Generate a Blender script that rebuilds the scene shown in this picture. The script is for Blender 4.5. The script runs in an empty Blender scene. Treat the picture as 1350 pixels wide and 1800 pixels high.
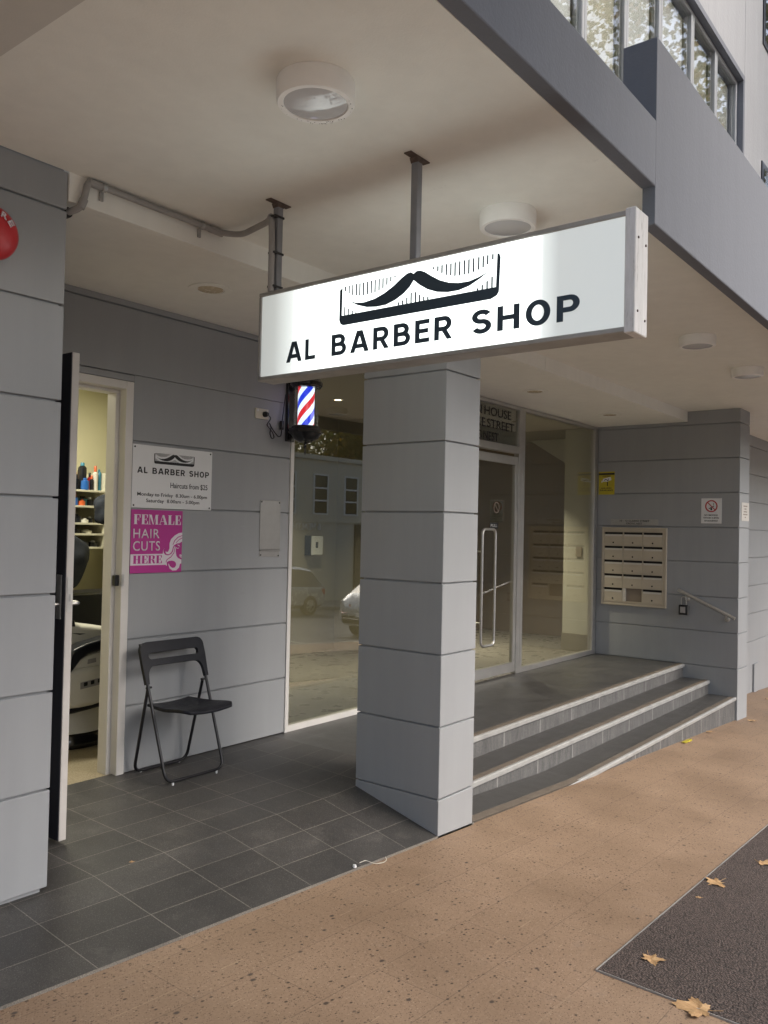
import bpy, bmesh, math, random
from math import sin, cos, pi, radians
from mathutils import Vector, Matrix
import numpy as np
random.seed(7)
SC = bpy.context.scene
COL = SC.collection

# ---------------------------------------------------------------- camera, sky, sun, exposure
YAW, PITCH, ROLL = 0.9089, 0.0212, 0.0211
cam_d = bpy.data.cameras.new('camera'); cam = bpy.data.objects.new('camera', cam_d); COL.objects.link(cam)
fw = Vector((sin(YAW)*cos(PITCH), cos(YAW)*cos(PITCH), sin(PITCH)))
rt0 = Vector((cos(YAW), -sin(YAW), 0)); up0 = rt0.cross(fw)
rt = rt0*cos(ROLL)+up0*sin(ROLL); up = -rt0*sin(ROLL)+up0*cos(ROLL)
M = Matrix((rt, up, -fw)).transposed().to_4x4(); M.translation = Vector((-3.8473, -2.5718, 1.6957))
cam.matrix_world = M
cam_d.sensor_fit = 'VERTICAL'; cam_d.sensor_height = 36; cam_d.sensor_width = 27; cam_d.lens = 1452.3/1800*36
cam_d.clip_start = .05; cam_d.clip_end = 2000
SC.camera = cam
W = bpy.data.worlds.new('World'); SC.world = W; W.use_nodes = True
nt = W.node_tree; nt.nodes.clear()
wo = nt.nodes.new('ShaderNodeOutputWorld'); bg = nt.nodes.new('ShaderNodeBackground')
sky = nt.nodes.new('ShaderNodeTexSky'); sky.sky_type = 'NISHITA'; sky.sun_disc = False
SUN_EL, SUN_ROT = radians(41), radians(163)
sky.sun_elevation = SUN_EL; sky.sun_rotation = SUN_ROT; sky.air_density = 1.0; sky.dust_density = 4.0; sky.ozone_density = 1.0
hs = nt.nodes.new('ShaderNodeHueSaturation'); hs.inputs['Saturation'].default_value = .8   # overcast: nearly white
nt.links.new(sky.outputs[0], hs.inputs['Color']); nt.links.new(hs.outputs[0], bg.inputs[0]); bg.inputs[1].default_value = .13
nt.links.new(bg.outputs[0], wo.inputs[0])
sd = bpy.data.lights.new('sun', 'SUN'); so = bpy.data.objects.new('sun', sd); COL.objects.link(so)
sd.energy = 1.0; sd.angle = radians(40); sd.color = (1, .97, .93)
sdir = Vector((sin(SUN_ROT)*cos(SUN_EL), cos(SUN_ROT)*cos(SUN_EL), sin(SUN_EL)))
so.rotation_euler = (-sdir).to_track_quat('-Z', 'Y').to_euler()
SC.view_settings.view_transform = 'Standard'; SC.view_settings.look = 'None'
SC.view_settings.exposure = 1.18; SC.view_settings.gamma = 1
SC.cycles.max_bounces = 10; SC.cycles.transparent_max_bounces = 16; SC.cycles.diffuse_bounces = 5
SC.cycles.sample_clamp_indirect = 6

# ---------------------------------------------------------------- materials
def lin(c): return tuple((x/12.92 if x <= .04045 else ((x+.055)/1.055)**2.4) for x in c)
def s8(r, g, b): return lin((r/255, g/255, b/255))
class N:
    def __init__(s, name):
        s.m = bpy.data.materials.new(name); s.m.use_nodes = True; s.t = s.m.node_tree
        s.t.nodes.clear(); s.out = s.t.nodes.new('ShaderNodeOutputMaterial')
    def n(s, typ, **kw):
        q = s.t.nodes.new(typ)
        for k, v in kw.items():
            if k in q.inputs.keys(): s.set(q.inputs[k], v)
            else: setattr(q, k, v)
        return q
    def set(s, inp, v):
        if isinstance(v, bpy.types.NodeSocket): s.t.links.new(v, inp)
        else:
            if hasattr(inp, 'default_value'):
                if inp.type == 'RGBA' and len(v) == 3: v = (*v, 1)
                inp.default_value = v
    def coord(s, which='Object', scale=None, rot=None, loc=None):
        c = s.n('ShaderNodeTexCoord').outputs[which]
        if scale or rot or loc:
            mp = s.n('ShaderNodeMapping'); s.set(mp.inputs['Vector'], c)
            if scale: mp.inputs['Scale'].default_value = scale
            if rot: mp.inputs['Rotation'].default_value = rot
            if loc: mp.inputs['Location'].default_value = loc
            c = mp.outputs[0]
        return c
    def noise(s, scale, detail=4, rough=.55, vec=None):
        q = s.n('ShaderNodeTexNoise'); q.inputs['Scale'].default_value = scale; q.inputs['Detail'].default_value = detail
        q.inputs['Roughness'].default_value = rough
        s.set(q.inputs['Vector'], vec if vec is not None else s.coord()); return q.outputs['Fac']
    def vor(s, scale, vec=None, feature='F1', out='Distance', rand=1):
        q = s.n('ShaderNodeTexVoronoi'); q.feature = feature; q.inputs['Scale'].default_value = scale; q.inputs['Randomness'].default_value = rand
        s.set(q.inputs['Vector'], vec if vec is not None else s.coord()); return q.outputs[out]
    def ramp(s, fac, stops, interp='LINEAR'):
        q = s.n('ShaderNodeValToRGB'); s.set(q.inputs[0], fac); q.color_ramp.interpolation = interp
        el = q.color_ramp.elements
        while len(el) < len(stops): el.new(.5)
        for e, (p, c) in zip(el, stops):
            e.position = p; e.color = (*c, 1) if not isinstance(c, (int, float)) else (c, c, c, 1)
        return q.outputs[0]
    def mix(s, fac, a, b, mode='MIX'):
        q = s.n('ShaderNodeMix'); q.data_type = 'RGBA'; q.blend_type = mode
        s.set(q.inputs[0], fac); s.set(q.inputs[6], a); s.set(q.inputs[7], b); return q.outputs[2]
    def math(s, op, a, b=0.0, c=None):
        q = s.n('ShaderNodeMath'); q.operation = op; s.set(q.inputs[0], a); s.set(q.inputs[1], b)
        if c is not None: s.set(q.inputs[2], c)
        return q.outputs[0]
    def bump(s, h, strength=.3, dist=.01):
        q = s.n('ShaderNodeBump'); q.inputs['Strength'].default_value = strength; q.inputs['Distance'].default_value = dist
        s.set(q.inputs['Height'], h); return q.outputs[0]
    def bsdf(s, col, rough=.5, metal=0, normal=None, spec=.5, emis=None, estr=0, coat=0):
        q = s.n('ShaderNodeBsdfPrincipled'); s.set(q.inputs['Base Color'], col); s.set(q.inputs['Roughness'], rough)
        s.set(q.inputs['Metallic'], metal); q.inputs['Specular IOR Level'].default_value = spec
        q.inputs['Coat Weight'].default_value = coat
        if normal is not None: s.set(q.inputs['Normal'], normal)
        if emis is not None: s.set(q.inputs['Emission Color'], emis); s.set(q.inputs['Emission Strength'], estr)
        s.t.links.new(q.outputs[0], s.out.inputs[0]); return s.m

def plain(name, col, rough=.5, metal=0, var=.12, vscale=6, bump=0, bscale=200, spec=.5, coat=0):
    a = N(name); f = a.noise(vscale, 5)
    c = a.mix(a.ramp(f, [(.3, 1-var), (.7, 1+var*.5)]), (0, 0, 0), col)
    c = a.mix(1.0, a.ramp(f, [(.3, (1-var,)*3), (.7, (1.0,)*3)]), col, 'MULTIPLY')
    nm = a.bump(a.noise(bscale, 3), bump, .002) if bump else None
    r = a.ramp(a.noise(vscale*2.3, 4), [(.3, max(0, rough-.06)), (.7, min(1, rough+.06))])
    return a.bsdf(c, r, metal, nm, spec, coat=coat)

def wall_paint(name, col, rough=.55, streak=.10, bump=.12, bscale=260):
    a = N(name); g = a.n('ShaderNodeNewGeometry').outputs['Position']
    mp = a.n('ShaderNodeMapping'); a.set(mp.inputs['Vector'], g); mp.inputs['Scale'].default_value = (7, 7, .6)
    st = a.noise(1.4, 5, .6, mp.outputs[0]); big = a.noise(.9, 4, .6, g); fine = a.noise(bscale, 2, .5, g)
    k = a.mix(.5, a.ramp(st, [(.3, 1-streak), (.65, 1.0)]), a.ramp(big, [(.3, 1-streak*1.3), (.7, 1.0)]))
    c = a.mix(1.0, col, k, 'MULTIPLY')
    sp = a.vor(9, g); c = a.mix(a.ramp(sp, [(.02, .5), (.045, 0.0)]), c, tuple(x*.82 for x in col))
    mk = a.n('ShaderNodeMapping'); a.set(mk.inputs['Vector'], g); mk.inputs['Scale'].default_value = (3, 3, 14); mk.inputs['Rotation'].default_value = (.3, .25, .2)
    sm = a.noise(1.0, 6, .75, mk.outputs[0]); c = a.mix(a.ramp(sm, [(.66, 0.0), (.72, .30)]), c, tuple(x*.70 for x in col)); c = a.mix(a.ramp(sm, [(.27, .25), (.33, 0.0)]), c, tuple(min(1, x*1.25) for x in col))
    return a.bsdf(c, a.ramp(big, [(.3, rough-.08), (.7, rough+.08)]), 0, a.bump(a.mix(.5, fine, a.noise(30, 3, .5, g)), bump, .004))

M_ = {}
M_['panel'] = wall_paint('grey panel paint', (.320, .332, .345), .5, .10, .10)
M_['ceil'] = wall_paint('ceiling paint', (.87, .865, .81), .8, .09, .22, 150)
M_['fascia'] = wall_paint('blue grey render', (.150, .160, .188), .75, .09, .5, 90)
M_['upper'] = wall_paint('pale textured render', (.35, .355, .37), .85, .14, 1.0, 45)
M_['whiteframe'] = plain('white frame paint', (.68, .66, .63), .4, 0, .1, 4, .1)
M_['doorwhite'] = plain('door edge paint', (.62, .59, .56), .45, 0, .14, 5, .15)
M_['navy'] = plain('dark navy paint', (.022, .023, .034), .35, 0, .2, 5, .1)
M_['alu'] = plain('anodised aluminium', (.56, .55, .53), .34, .75, .1, 8, .05)
M_['alu_dull'] = plain('weathered aluminium', (.48, .47, .45), .5, .55, .25, 9, .1)
M_['steel'] = plain('stainless steel', (.62, .61, .59), .36, 1, .12, 30, .05)
M_['plate'] = plain('brushed steel plate', (.34, .33, .315), .38, .8, .1, 14, .05)
M_['black'] = plain('black plastic', (.012, .013, .016), .32, 0, .2, 12, .05)
M_['blacksat'] = plain('black satin paint', (.008, .008, .011), .33, 0, .2, 12, .08)
M_['blackgloss'] = plain('black gloss', (.010, .010, .012), .16, 0, .2, 12, spec=.8)
M_['chairseat'] = plain('dark navy plastic', (.009, .010, .016), .45, 0, .15, 14, .25, 400, spec=.3)
M_['white'] = plain('white enamel', (.74, .75, .76), .4, 0, .05, 5)
M_['ink'] = plain('black ink', (.012, .012, .014), .5, 0, .1, 20)
M_['red'] = plain('red plastic', (.50, .022, .03), .38, 0, .12, 8)
M_['redink'] = plain('red ink', (.45, .03, .04), .5, 0, .1, 20)
M_['magenta'] = plain('magenta vinyl', (.47, .032, .27), .45, 0, .05, 5)
M_['pinkwhite'] = plain('white vinyl', (.74, .68, .74), .5, 0, .06, 10)
M_['yellow'] = plain('yellow vinyl', (.52, .43, .03), .5, 0, .12, 20)
M_['cream'] = plain('cream enamel', (.50, .44, .345), .45, 0, .08, 8, .1)
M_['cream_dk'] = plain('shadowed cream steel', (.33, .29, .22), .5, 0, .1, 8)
M_['label'] = plain('label strip', (.62, .59, .54), .5, 0, .12, 40)
M_['conduit'] = plain('grey conduit plastic', (.33, .32, .31), .5, 0, .15, 12)
M_['galv'] = plain('galvanised steel', (.5, .5, .5), .4, .8, .3, 40)
M_['postgrey'] = plain('grey painted post', (.24, .25, .27), .5, 0, .15, 12)
M_['rust'] = plain('rusty brown steel', (.17, .125, .105), .7, .2, .5, 60, .4)
M_['lamp'] = plain('lamp ring plastic', (.95, .94, .91), .5, 0, .08, 10)
M_['diff'] = plain('lamp diffuser', (.60, .60, .61), .06, 0, .04, 10)
M_['beige'] = plain('beige lamp glass', (.62, .53, .38), .25, 0, .1, 20)
M_['socket'] = plain('ivory plastic', (.62, .58, .50), .4, 0, .05, 10)
M_['lobby_wall'] = plain('lobby wall paint', (.30, .27, .205), .7, 0, .08, 2, .1)
M_['lobby_brown'] = plain('lobby brown wall', (.25, .205, .16), .7, 0, .1, 2, .1)
M_['lobby_cream'] = plain('lobby cream paint', (.56, .55, .47), .7, 0, .06, 2, .1)
M_['lobby_floor'] = plain('lobby floor', (.22, .21, .19), .3, 0, .15, 3)
M_['room_wall'] = plain('yellow cream room paint', (.58, .55, .38), .75, 0, .06, 2, .1)
M_['shelf'] = plain('cream laminate', (.60, .57, .44), .4, 0, .05, 5)
M_['leather_w'] = plain('cream vinyl', (.70, .68, .60), .35, 0, .08, 8, .1)
M_['leather_b'] = plain('dark vinyl', (.014, .015, .02), .35, 0, .2, 8, .1)
M_['chrome'] = plain('chrome', (.6, .6, .6), .08, 1, .02, 5)
M_['blue'] = plain('blue plastic', (.02, .11, .36), .35); M_['teal'] = plain('teal plastic', (.03, .18, .26), .35)
M_['orange'] = plain('orange plastic', (.55, .11, .03), .35); M_['offwhite'] = plain('off white plastic', (.6, .58, .5), .35)
M_['cloth'] = plain('dark cloth', (.025, .03, .042), .9, 0, .4, 20, .5)
M_['kerb'] = plain('kerb concrete', (.33, .32, .30), .85, 0, .2, 3, .6, 60)
M_['paleline'] = plain('white road paint', (.62, .62, .60), .7, 0, .3, 6, .3)
M_['carpaint'] = plain('silver car paint', (.52, .54, .56), .25, .35, .03, 3, coat=.6)
M_['tyre'] = plain('tyre rubber', (.018, .018, .018), .8)
M_['taillight'] = plain('red lamp plastic', (.42, .02, .02), .15)
M_['carglass'] = plain('dark car glass', (.015, .018, .02), .05, 0, .05, 3, spec=.8)
M_['opp'] = wall_paint('beige render across street', (.66, .61, .50), .85, .1)
M_['oppdark'] = plain('dark shopfront', (.05, .045, .045), .3)
M_['bark'] = plain('bark', (.17, .14, .11), .9, 0, .4, 9, .9, 40)
M_['plaquegrey'] = plain('grey plaque', (.40, .39, .37), .4, .2, .1, 12)
M_['upframe'] = plain('grey window frame', (.30, .31, .325), .45, .2, .1, 6)
M_['nosing'] = plain('pale worn nosing', (.40, .40, .39), .45, .1, .3, 7, .2)
M_['frost'] = plain('frosted film', (.27, .265, .235), .5)

def glass_mat(name, tint=(.86, .88, .84), boost=1.0, f0=.045):
    a = N(name); geo = a.n('ShaderNodeNewGeometry')
    dp = a.n('ShaderNodeVectorMath'); dp.operation = 'DOT_PRODUCT'; a.set(dp.inputs[0], geo.outputs['Normal']); a.set(dp.inputs[1], geo.outputs['Incoming'])
    c = a.math('ABSOLUTE', dp.outputs['Value']); k = a.math('POWER', a.math('SUBTRACT', 1.0, c), 5.0)
    F = a.math('MINIMUM', a.math('MULTIPLY', a.math('ADD', a.math('MULTIPLY', k, 1-f0), f0), boost), 1.0)
    tr = a.n('ShaderNodeBsdfTransparent'); a.set(tr.inputs[0], tint); gl = a.n('ShaderNodeBsdfGlossy'); gl.inputs['Roughness'].default_value = 0.0
    mx = a.n('ShaderNodeMixShader'); a.set(mx.inputs[0], F); a.t.links.new(tr.outputs[0], mx.inputs[1]); a.t.links.new(gl.outputs[0], mx.inputs[2])
    a.t.links.new(mx.outputs[0], a.out.inputs[0]); return a.m
M_['glass'] = glass_mat('shop glass', (.82, .83, .76), 3.4)
M_['glass_entry'] = glass_mat('entrance glass', (.90, .90, .84), 2.0)
M_['glass_dark'] = glass_mat('tinted upper glass', (.93, .94, .93), 1.5)
M_['glass_clear'] = glass_mat('clear cover', (.96, .97, .97), 1.0)

def mat_tile():
    a = N('charcoal paving tile'); v = a.coord('Object')
    b = a.n('ShaderNodeTexBrick'); a.set(b.inputs['Vector'], a.coord('Object', loc=(2.125, 0, 0)))
    b.offset = 0; b.offset_frequency = 1; b.inputs['Scale'].default_value = 1; b.inputs['Brick Width'].default_value = .3665; b.inputs['Row Height'].default_value = .199
    b.inputs['Mortar Size'].default_value = .0022; b.inputs['Mortar Smooth'].default_value = .2; b.inputs['Bias'].default_value = 0
    a.set(b.inputs['Color1'], (.052, .0505, .049)); a.set(b.inputs['Color2'], (.084, .081, .078)); a.set(b.inputs['Mortar'], (.24, .225, .20))
    sp = a.vor(170, v); c = a.mix(a.ramp(sp, [(.16, .8), (.32, 0.0)]), b.outputs['Color'], (.19, .185, .18))
    sp2 = a.noise(200, 3, .65, v); c = a.mix(a.ramp(sp2, [(.42, .55), (.58, 0.0)]), c, (.028, .028, .028))
    big = a.noise(2.2, 5, .65, v); c = a.mix(1.0, c, a.ramp(big, [(.3, (.72, .71, .70)), (.65, (1.15, 1.12, 1.08))]), 'MULTIPLY')
    sc = a.vor(7, v); c = a.mix(a.ramp(sc, [(.02, .6), (.05, 0.0)]), c, (.03, .028, .026))
    du = a.noise(4.5, 6, .7, v); c = a.mix(a.ramp(du, [(.56, 0.0), (.72, .35)]), c, (.15, .14, .125))
    h = a.math('SUBTRACT', a.math('MULTIPLY', sp2, .15), b.outputs['Fac'])
    return a.bsdf(c, a.ramp(big, [(.3, .38), (.7, .56)]), 0, a.bump(h, .35, .003))
M_['tile'] = mat_tile()
def mat_paver():
    a = N('tan terrazzo paver'); v = a.coord('Object')
    b = a.n('ShaderNodeTexBrick'); a.set(b.inputs['Vector'], a.coord('Object', loc=(.8, 1.28, 0)))
    b.offset = .5; b.inputs['Scale'].default_value = 1; b.inputs['Brick Width'].default_value = .6; b.inputs['Row Height'].default_value = .3
    b.inputs['Mortar Size'].default_value = .0022; b.inputs['Mortar Smooth'].default_value = .4
    a.set(b.inputs['Color1'], (.268, .184, .120)); a.set(b.inputs['Color2'], (.292, .202, .133)); a.set(b.inputs['Mortar'], (.19, .13, .088))
    c = b.outputs['Color']
    f = a.noise(90, 4, .7, v); c = a.mix(1.0, c, a.ramp(f, [(.3, (.86, .85, .83)), (.7, (1.1, 1.1, 1.1))]), 'MULTIPLY')
    warp = a.n('ShaderNodeMapping'); a.set(warp.inputs['Vector'], v); warp.inputs['Scale'].default_value = (1, 1.5, 1); warp.inputs['Rotation'].default_value = (0, 0, .4)
    for scl, th, col, thr in ((30, .17, (.045, .028, .020), .80), (48, .20, (.085, .052, .034), .70), (75, .20, (.36, .27, .19), .78), (13, .10, (.045, .034, .03), .84), (120, .25, (.10, .06, .04), .6)):
        q = a.n('ShaderNodeTexVoronoi'); q.inputs['Scale'].default_value = scl; a.set(q.inputs['Vector'], warp.outputs[0])
        pick = a.n('ShaderNodeSeparateColor'); a.set(pick.inputs[0], q.outputs['Color'])
        sel = a.math('GREATER_THAN', pick.outputs[0], thr); dsk = a.ramp(q.outputs['Distance'], [(th, 1.0), (th+.10, 0.0)])
        c = a.mix(a.math('MULTIPLY', a.math('MULTIPLY', sel, dsk), .85), c, col)
    xyz = a.n('ShaderNodeSeparateXYZ'); a.set(xyz.inputs[0], v)
    rows = a.math('PINGPONG', a.math('ADD', xyz.outputs[1], 1.28), .1)
    dm = a.n('ShaderNodeMapping'); a.set(dm.inputs['Vector'], v); dm.inputs['Scale'].default_value = (5.5, 9, 1)
    dash = a.math('GREATER_THAN', a.noise(1, 1, .5, dm.outputs[0]), .595)
    c = a.mix(a.math('MULTIPLY', a.math('MULTIPLY', a.ramp(rows, [(.0012, 1.0), (.003, 0.0)]), dash), .55), c, (.42, .31, .20))
    big = a.noise(1.3, 6, .65, v); c = a.mix(1.0, c, a.ramp(big, [(.3, (.78, .76, .74)), (.68, (1.12, 1.12, 1.13))]), 'MULTIPLY')
    st = a.noise(5, 5, .7, v); c = a.mix(a.ramp(st, [(.6, 0.0), (.75, .30)]), c, (.21, .17, .14))
    h = a.math('SUBTRACT', a.math('MULTIPLY', f, .3), b.outputs['Fac'])
    return a.bsdf(c, a.ramp(big, [(.3, .55), (.7, .75)]), 0, a.bump(h, .25, .003))
M_['paver'] = mat_paver()
def mat_asphalt(name, col, stone, sc=150, bs=.9):
    a = N(name); v = a.coord('Object')
    p = a.vor(sc, v); q = a.n('ShaderNodeTexVoronoi'); q.inputs['Scale'].default_value = sc; a.set(q.inputs['Vector'], v)
    pk = a.n('ShaderNodeSeparateColor'); a.set(pk.inputs[0], q.outputs['Color'])
    c = a.mix(pk.outputs[0], col, stone); c = a.mix(a.ramp(q.outputs['Distance'], [(.3, 0.0), (.7, .8)]), c, tuple(x*.35 for x in col))
    rare = a.vor(28, v); c = a.mix(a.ramp(rare, [(.035, .8), (.055, 0.0)]), c, (.42, .36, .30))
    big = a.noise(1.6, 5, .6, v); c = a.mix(1.0, c, a.ramp(big, [(.3, (.85, .85, .85)), (.7, (1.1, 1.1, 1.1))]), 'MULTIPLY')
    return a.bsdf(c, .8, 0, a.bump(a.math('SUBTRACT', 1.0, q.outputs['Distance']), bs, .006))
M_['asphalt'] = mat_asphalt('brown bitumen', (.060, .043, .036), (.135, .098, .083), 120, 1.0)
M_['road'] = mat_asphalt('road asphalt', (.15, .15, .15), (.22, .215, .21), 90, .5)
M_['ground'] = plain('far ground', (.18, .17, .14), .9)
def mat_stone():
    a = N('grey stone riser'); v = a.n('ShaderNodeNewGeometry').outputs['Position']
    mp = a.n('ShaderNodeMapping'); a.set(mp.inputs['Vector'], v); mp.inputs['Scale'].default_value = (22, 22, 5)
    f = a.noise(1, 5, .7, mp.outputs[0]); g = a.noise(70, 4, .7, v)
    c = a.mix(1.0, a.ramp(f, [(.25, (.060, .060, .060)), (.75, (.165, .162, .158))]), a.ramp(g, [(.3, (.75, .75, .75)), (.7, (1.15, 1.15, 1.15))]), 'MULTIPLY')
    b = a.n('ShaderNodeSeparateXYZ'); a.set(b.inputs[0], v)
    j = a.math('PINGPONG', b.outputs[0], .3); c = a.mix(a.ramp(j, [(.004, .7), (.009, 0.0)]), c, (.33, .32, .31))
    return a.bsdf(c, .7, 0, a.bump(g, .4, .004))
M_['stone'] = mat_stone()
def mat_tread():
    a = N('dark tread tile'); v = a.n('ShaderNodeNewGeometry').outputs['Position']; g = a.noise(300, 3, .6, v); big = a.noise(3, 5, .6, v)
    c = a.mix(1.0, a.ramp(g, [(.35, (.042, .042, .042)), (.6, (.075, .074, .072))]), a.ramp(big, [(.3, (.8, .8, .8)), (.7, (1.15, 1.13, 1.1))]), 'MULTIPLY')
    b = a.n('ShaderNodeSeparateXYZ'); a.set(b.inputs[0], v)
    j = a.math('PINGPONG', b.outputs[0], .3); k = a.math('PINGPONG', a.math('ADD', b.outputs[1], .02), .15)
    c = a.mix(a.ramp(a.math('MINIMUM', j, k), [(.0015, .45), (.003, 0.0)]), c, (.16, .15, .14))
    return a.bsdf(c, a.ramp(big, [(.3, .32), (.7, .5)]), 0, a.bump(g, .15, .002))
M_['tread'] = mat_tread()
def mat_grip():
    a = N('ribbed brown grip'); v = a.n('ShaderNodeNewGeometry').outputs['Position']; b = a.n('ShaderNodeSeparateXYZ'); a.set(b.inputs[0], v)
    w = a.math('PINGPONG', b.outputs[1], .006); n_ = a.noise(12, 5, .6, v)
    c = a.mix(a.ramp(w, [(.002, 0.0), (.004, 1.0)]), (.06, .05, .04), (.19, .155, .12)); c = a.mix(1.0, c, a.ramp(n_, [(.3, (.8,)*3), (.7, (1.15,)*3)]), 'MULTIPLY')
    return a.bsdf(c, .7, 0, a.bump(w, .5, .3))
M_['grip'] = mat_grip()
def mat_signwhite():   # back-lit acrylic: tubes behind its middle, none near its ends
    a = N('backlit acrylic'); g = a.n('ShaderNodeNewGeometry').outputs['Position']; s = a.n('ShaderNodeSeparateXYZ'); a.set(s.inputs[0], g)
    k = a.ramp(a.math('DIVIDE', a.math('ADD', s.outputs[1], 1.60), 1.80), [(0, .16), (.165, .17), (.198, .30), (.225, 1.0), (.80, 1.0), (.87, .36), (.93, .18), (1, .14)])
    v = a.math('MULTIPLY', k, 1.0)
    return a.bsdf((.72, .74, .73), .25, 0, None, .5, (.93, 1.0, .97), v)
M_['signwhite'] = mat_signwhite()
M_['signink'] = plain('slate blue vinyl', (.040, .068, .098), .4, 0, .05, 5)
def mat_barber():
    a = N('barber stripe'); o = a.n('ShaderNodeTexCoord').outputs['Object']; s = a.n('ShaderNodeSeparateXYZ'); a.set(s.inputs[0], o)
    ang = a.math('DIVIDE', a.math('ARCTAN2', s.outputs[1], s.outputs[0]), 2*pi)
    t = a.math('FRACT', a.math('ADD', a.math('SUBTRACT', a.math('MULTIPLY', s.outputs[2], 4.5), a.math('MULTIPLY', ang, 2.0)), STRIPE_PH))
    wht = (.78, .9, 1.0)
    c = a.ramp(t, [(0, wht), (.24, (.60, .02, .03)), (.5, wht), (.74, (.015, .04, .62))], 'CONSTANT')
    return a.bsdf(c, .3, 0, None, .5, c, .55)
STRIPE_PH = .041
M_['stripe'] = mat_barber()
def emit(name, col, st):
    a = N(name); e = a.n('ShaderNodeEmission'); a.set(e.inputs[0], col); e.inputs[1].default_value = st
    a.t.links.new(e.outputs[0], a.out.inputs[0]); return a.m
M_['lampon'] = emit('lit lamp', (1, .86, .62), 7); M_['tubeon'] = emit('lit fluorescent', (1, .97, .80), 4)
def mat_leaf(name, cols, island=True):
    a = N(name); r = a.n('ShaderNodeNewGeometry').outputs['Random Per Island']
    c = a.ramp(r, [(i/max(1, len(cols)-1), k) for i, k in enumerate(cols)])
    q = a.bsdf(c, .6); pb = [n_ for n_ in a.t.nodes if n_.type == 'BSDF_PRINCIPLED'][0]
    tl = a.n('ShaderNodeBsdfTranslucent'); a.set(tl.inputs[0], a.mix(1.0, c, (1.6, 1.6, 1.0), 'MULTIPLY')); mx = a.n('ShaderNodeMixShader'); mx.inputs[0].default_value = .6
    a.t.links.new(pb.outputs[0], mx.inputs[1]); a.t.links.new(tl.outputs[0], mx.inputs[2]); a.t.links.new(mx.outputs[0], a.out.inputs[0]); return a.m
M_['leafgreen'] = mat_leaf('plane tree foliage', [(.06, .07, .03), (.10, .105, .045), (.16, .13, .06), (.09, .095, .04), (.22, .15, .07)])
M_['leafautumn'] = mat_leaf('autumn foliage', [(.28, .17, .035), (.36, .2, .03), (.16, .15, .04), (.40, .26, .06)])
def mat_dryleaf():
    a = N('dry plane leaf'); n_ = a.noise(28, 5, .7)
    return a.bsdf(a.ramp(n_, [(.3, (.30, .17, .075)), (.55, (.46, .29, .14)), (.75, (.56, .40, .22))]), .6, 0, a.bump(a.noise(60, 3), .5, .004))
M_['dryleaf'] = mat_dryleaf()
def mat_sidecap():
    a = N('flaking white paint'); g = a.n('ShaderNodeNewGeometry').outputs['Position']
    mp = a.n('ShaderNodeMapping'); a.set(mp.inputs['Vector'], g); mp.inputs['Scale'].default_value = (60, 60, 9)
    n_ = a.noise(1, 6, .75, mp.outputs[0])
    return a.bsdf(a.ramp(n_, [(.30, (.38, .36, .34)), (.42, (.70, .69, .67)), (.7, (.82, .81, .80))]), .6, 0, a.bump(n_, .4, .003))
M_['sidecap'] = mat_sidecap()

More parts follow.
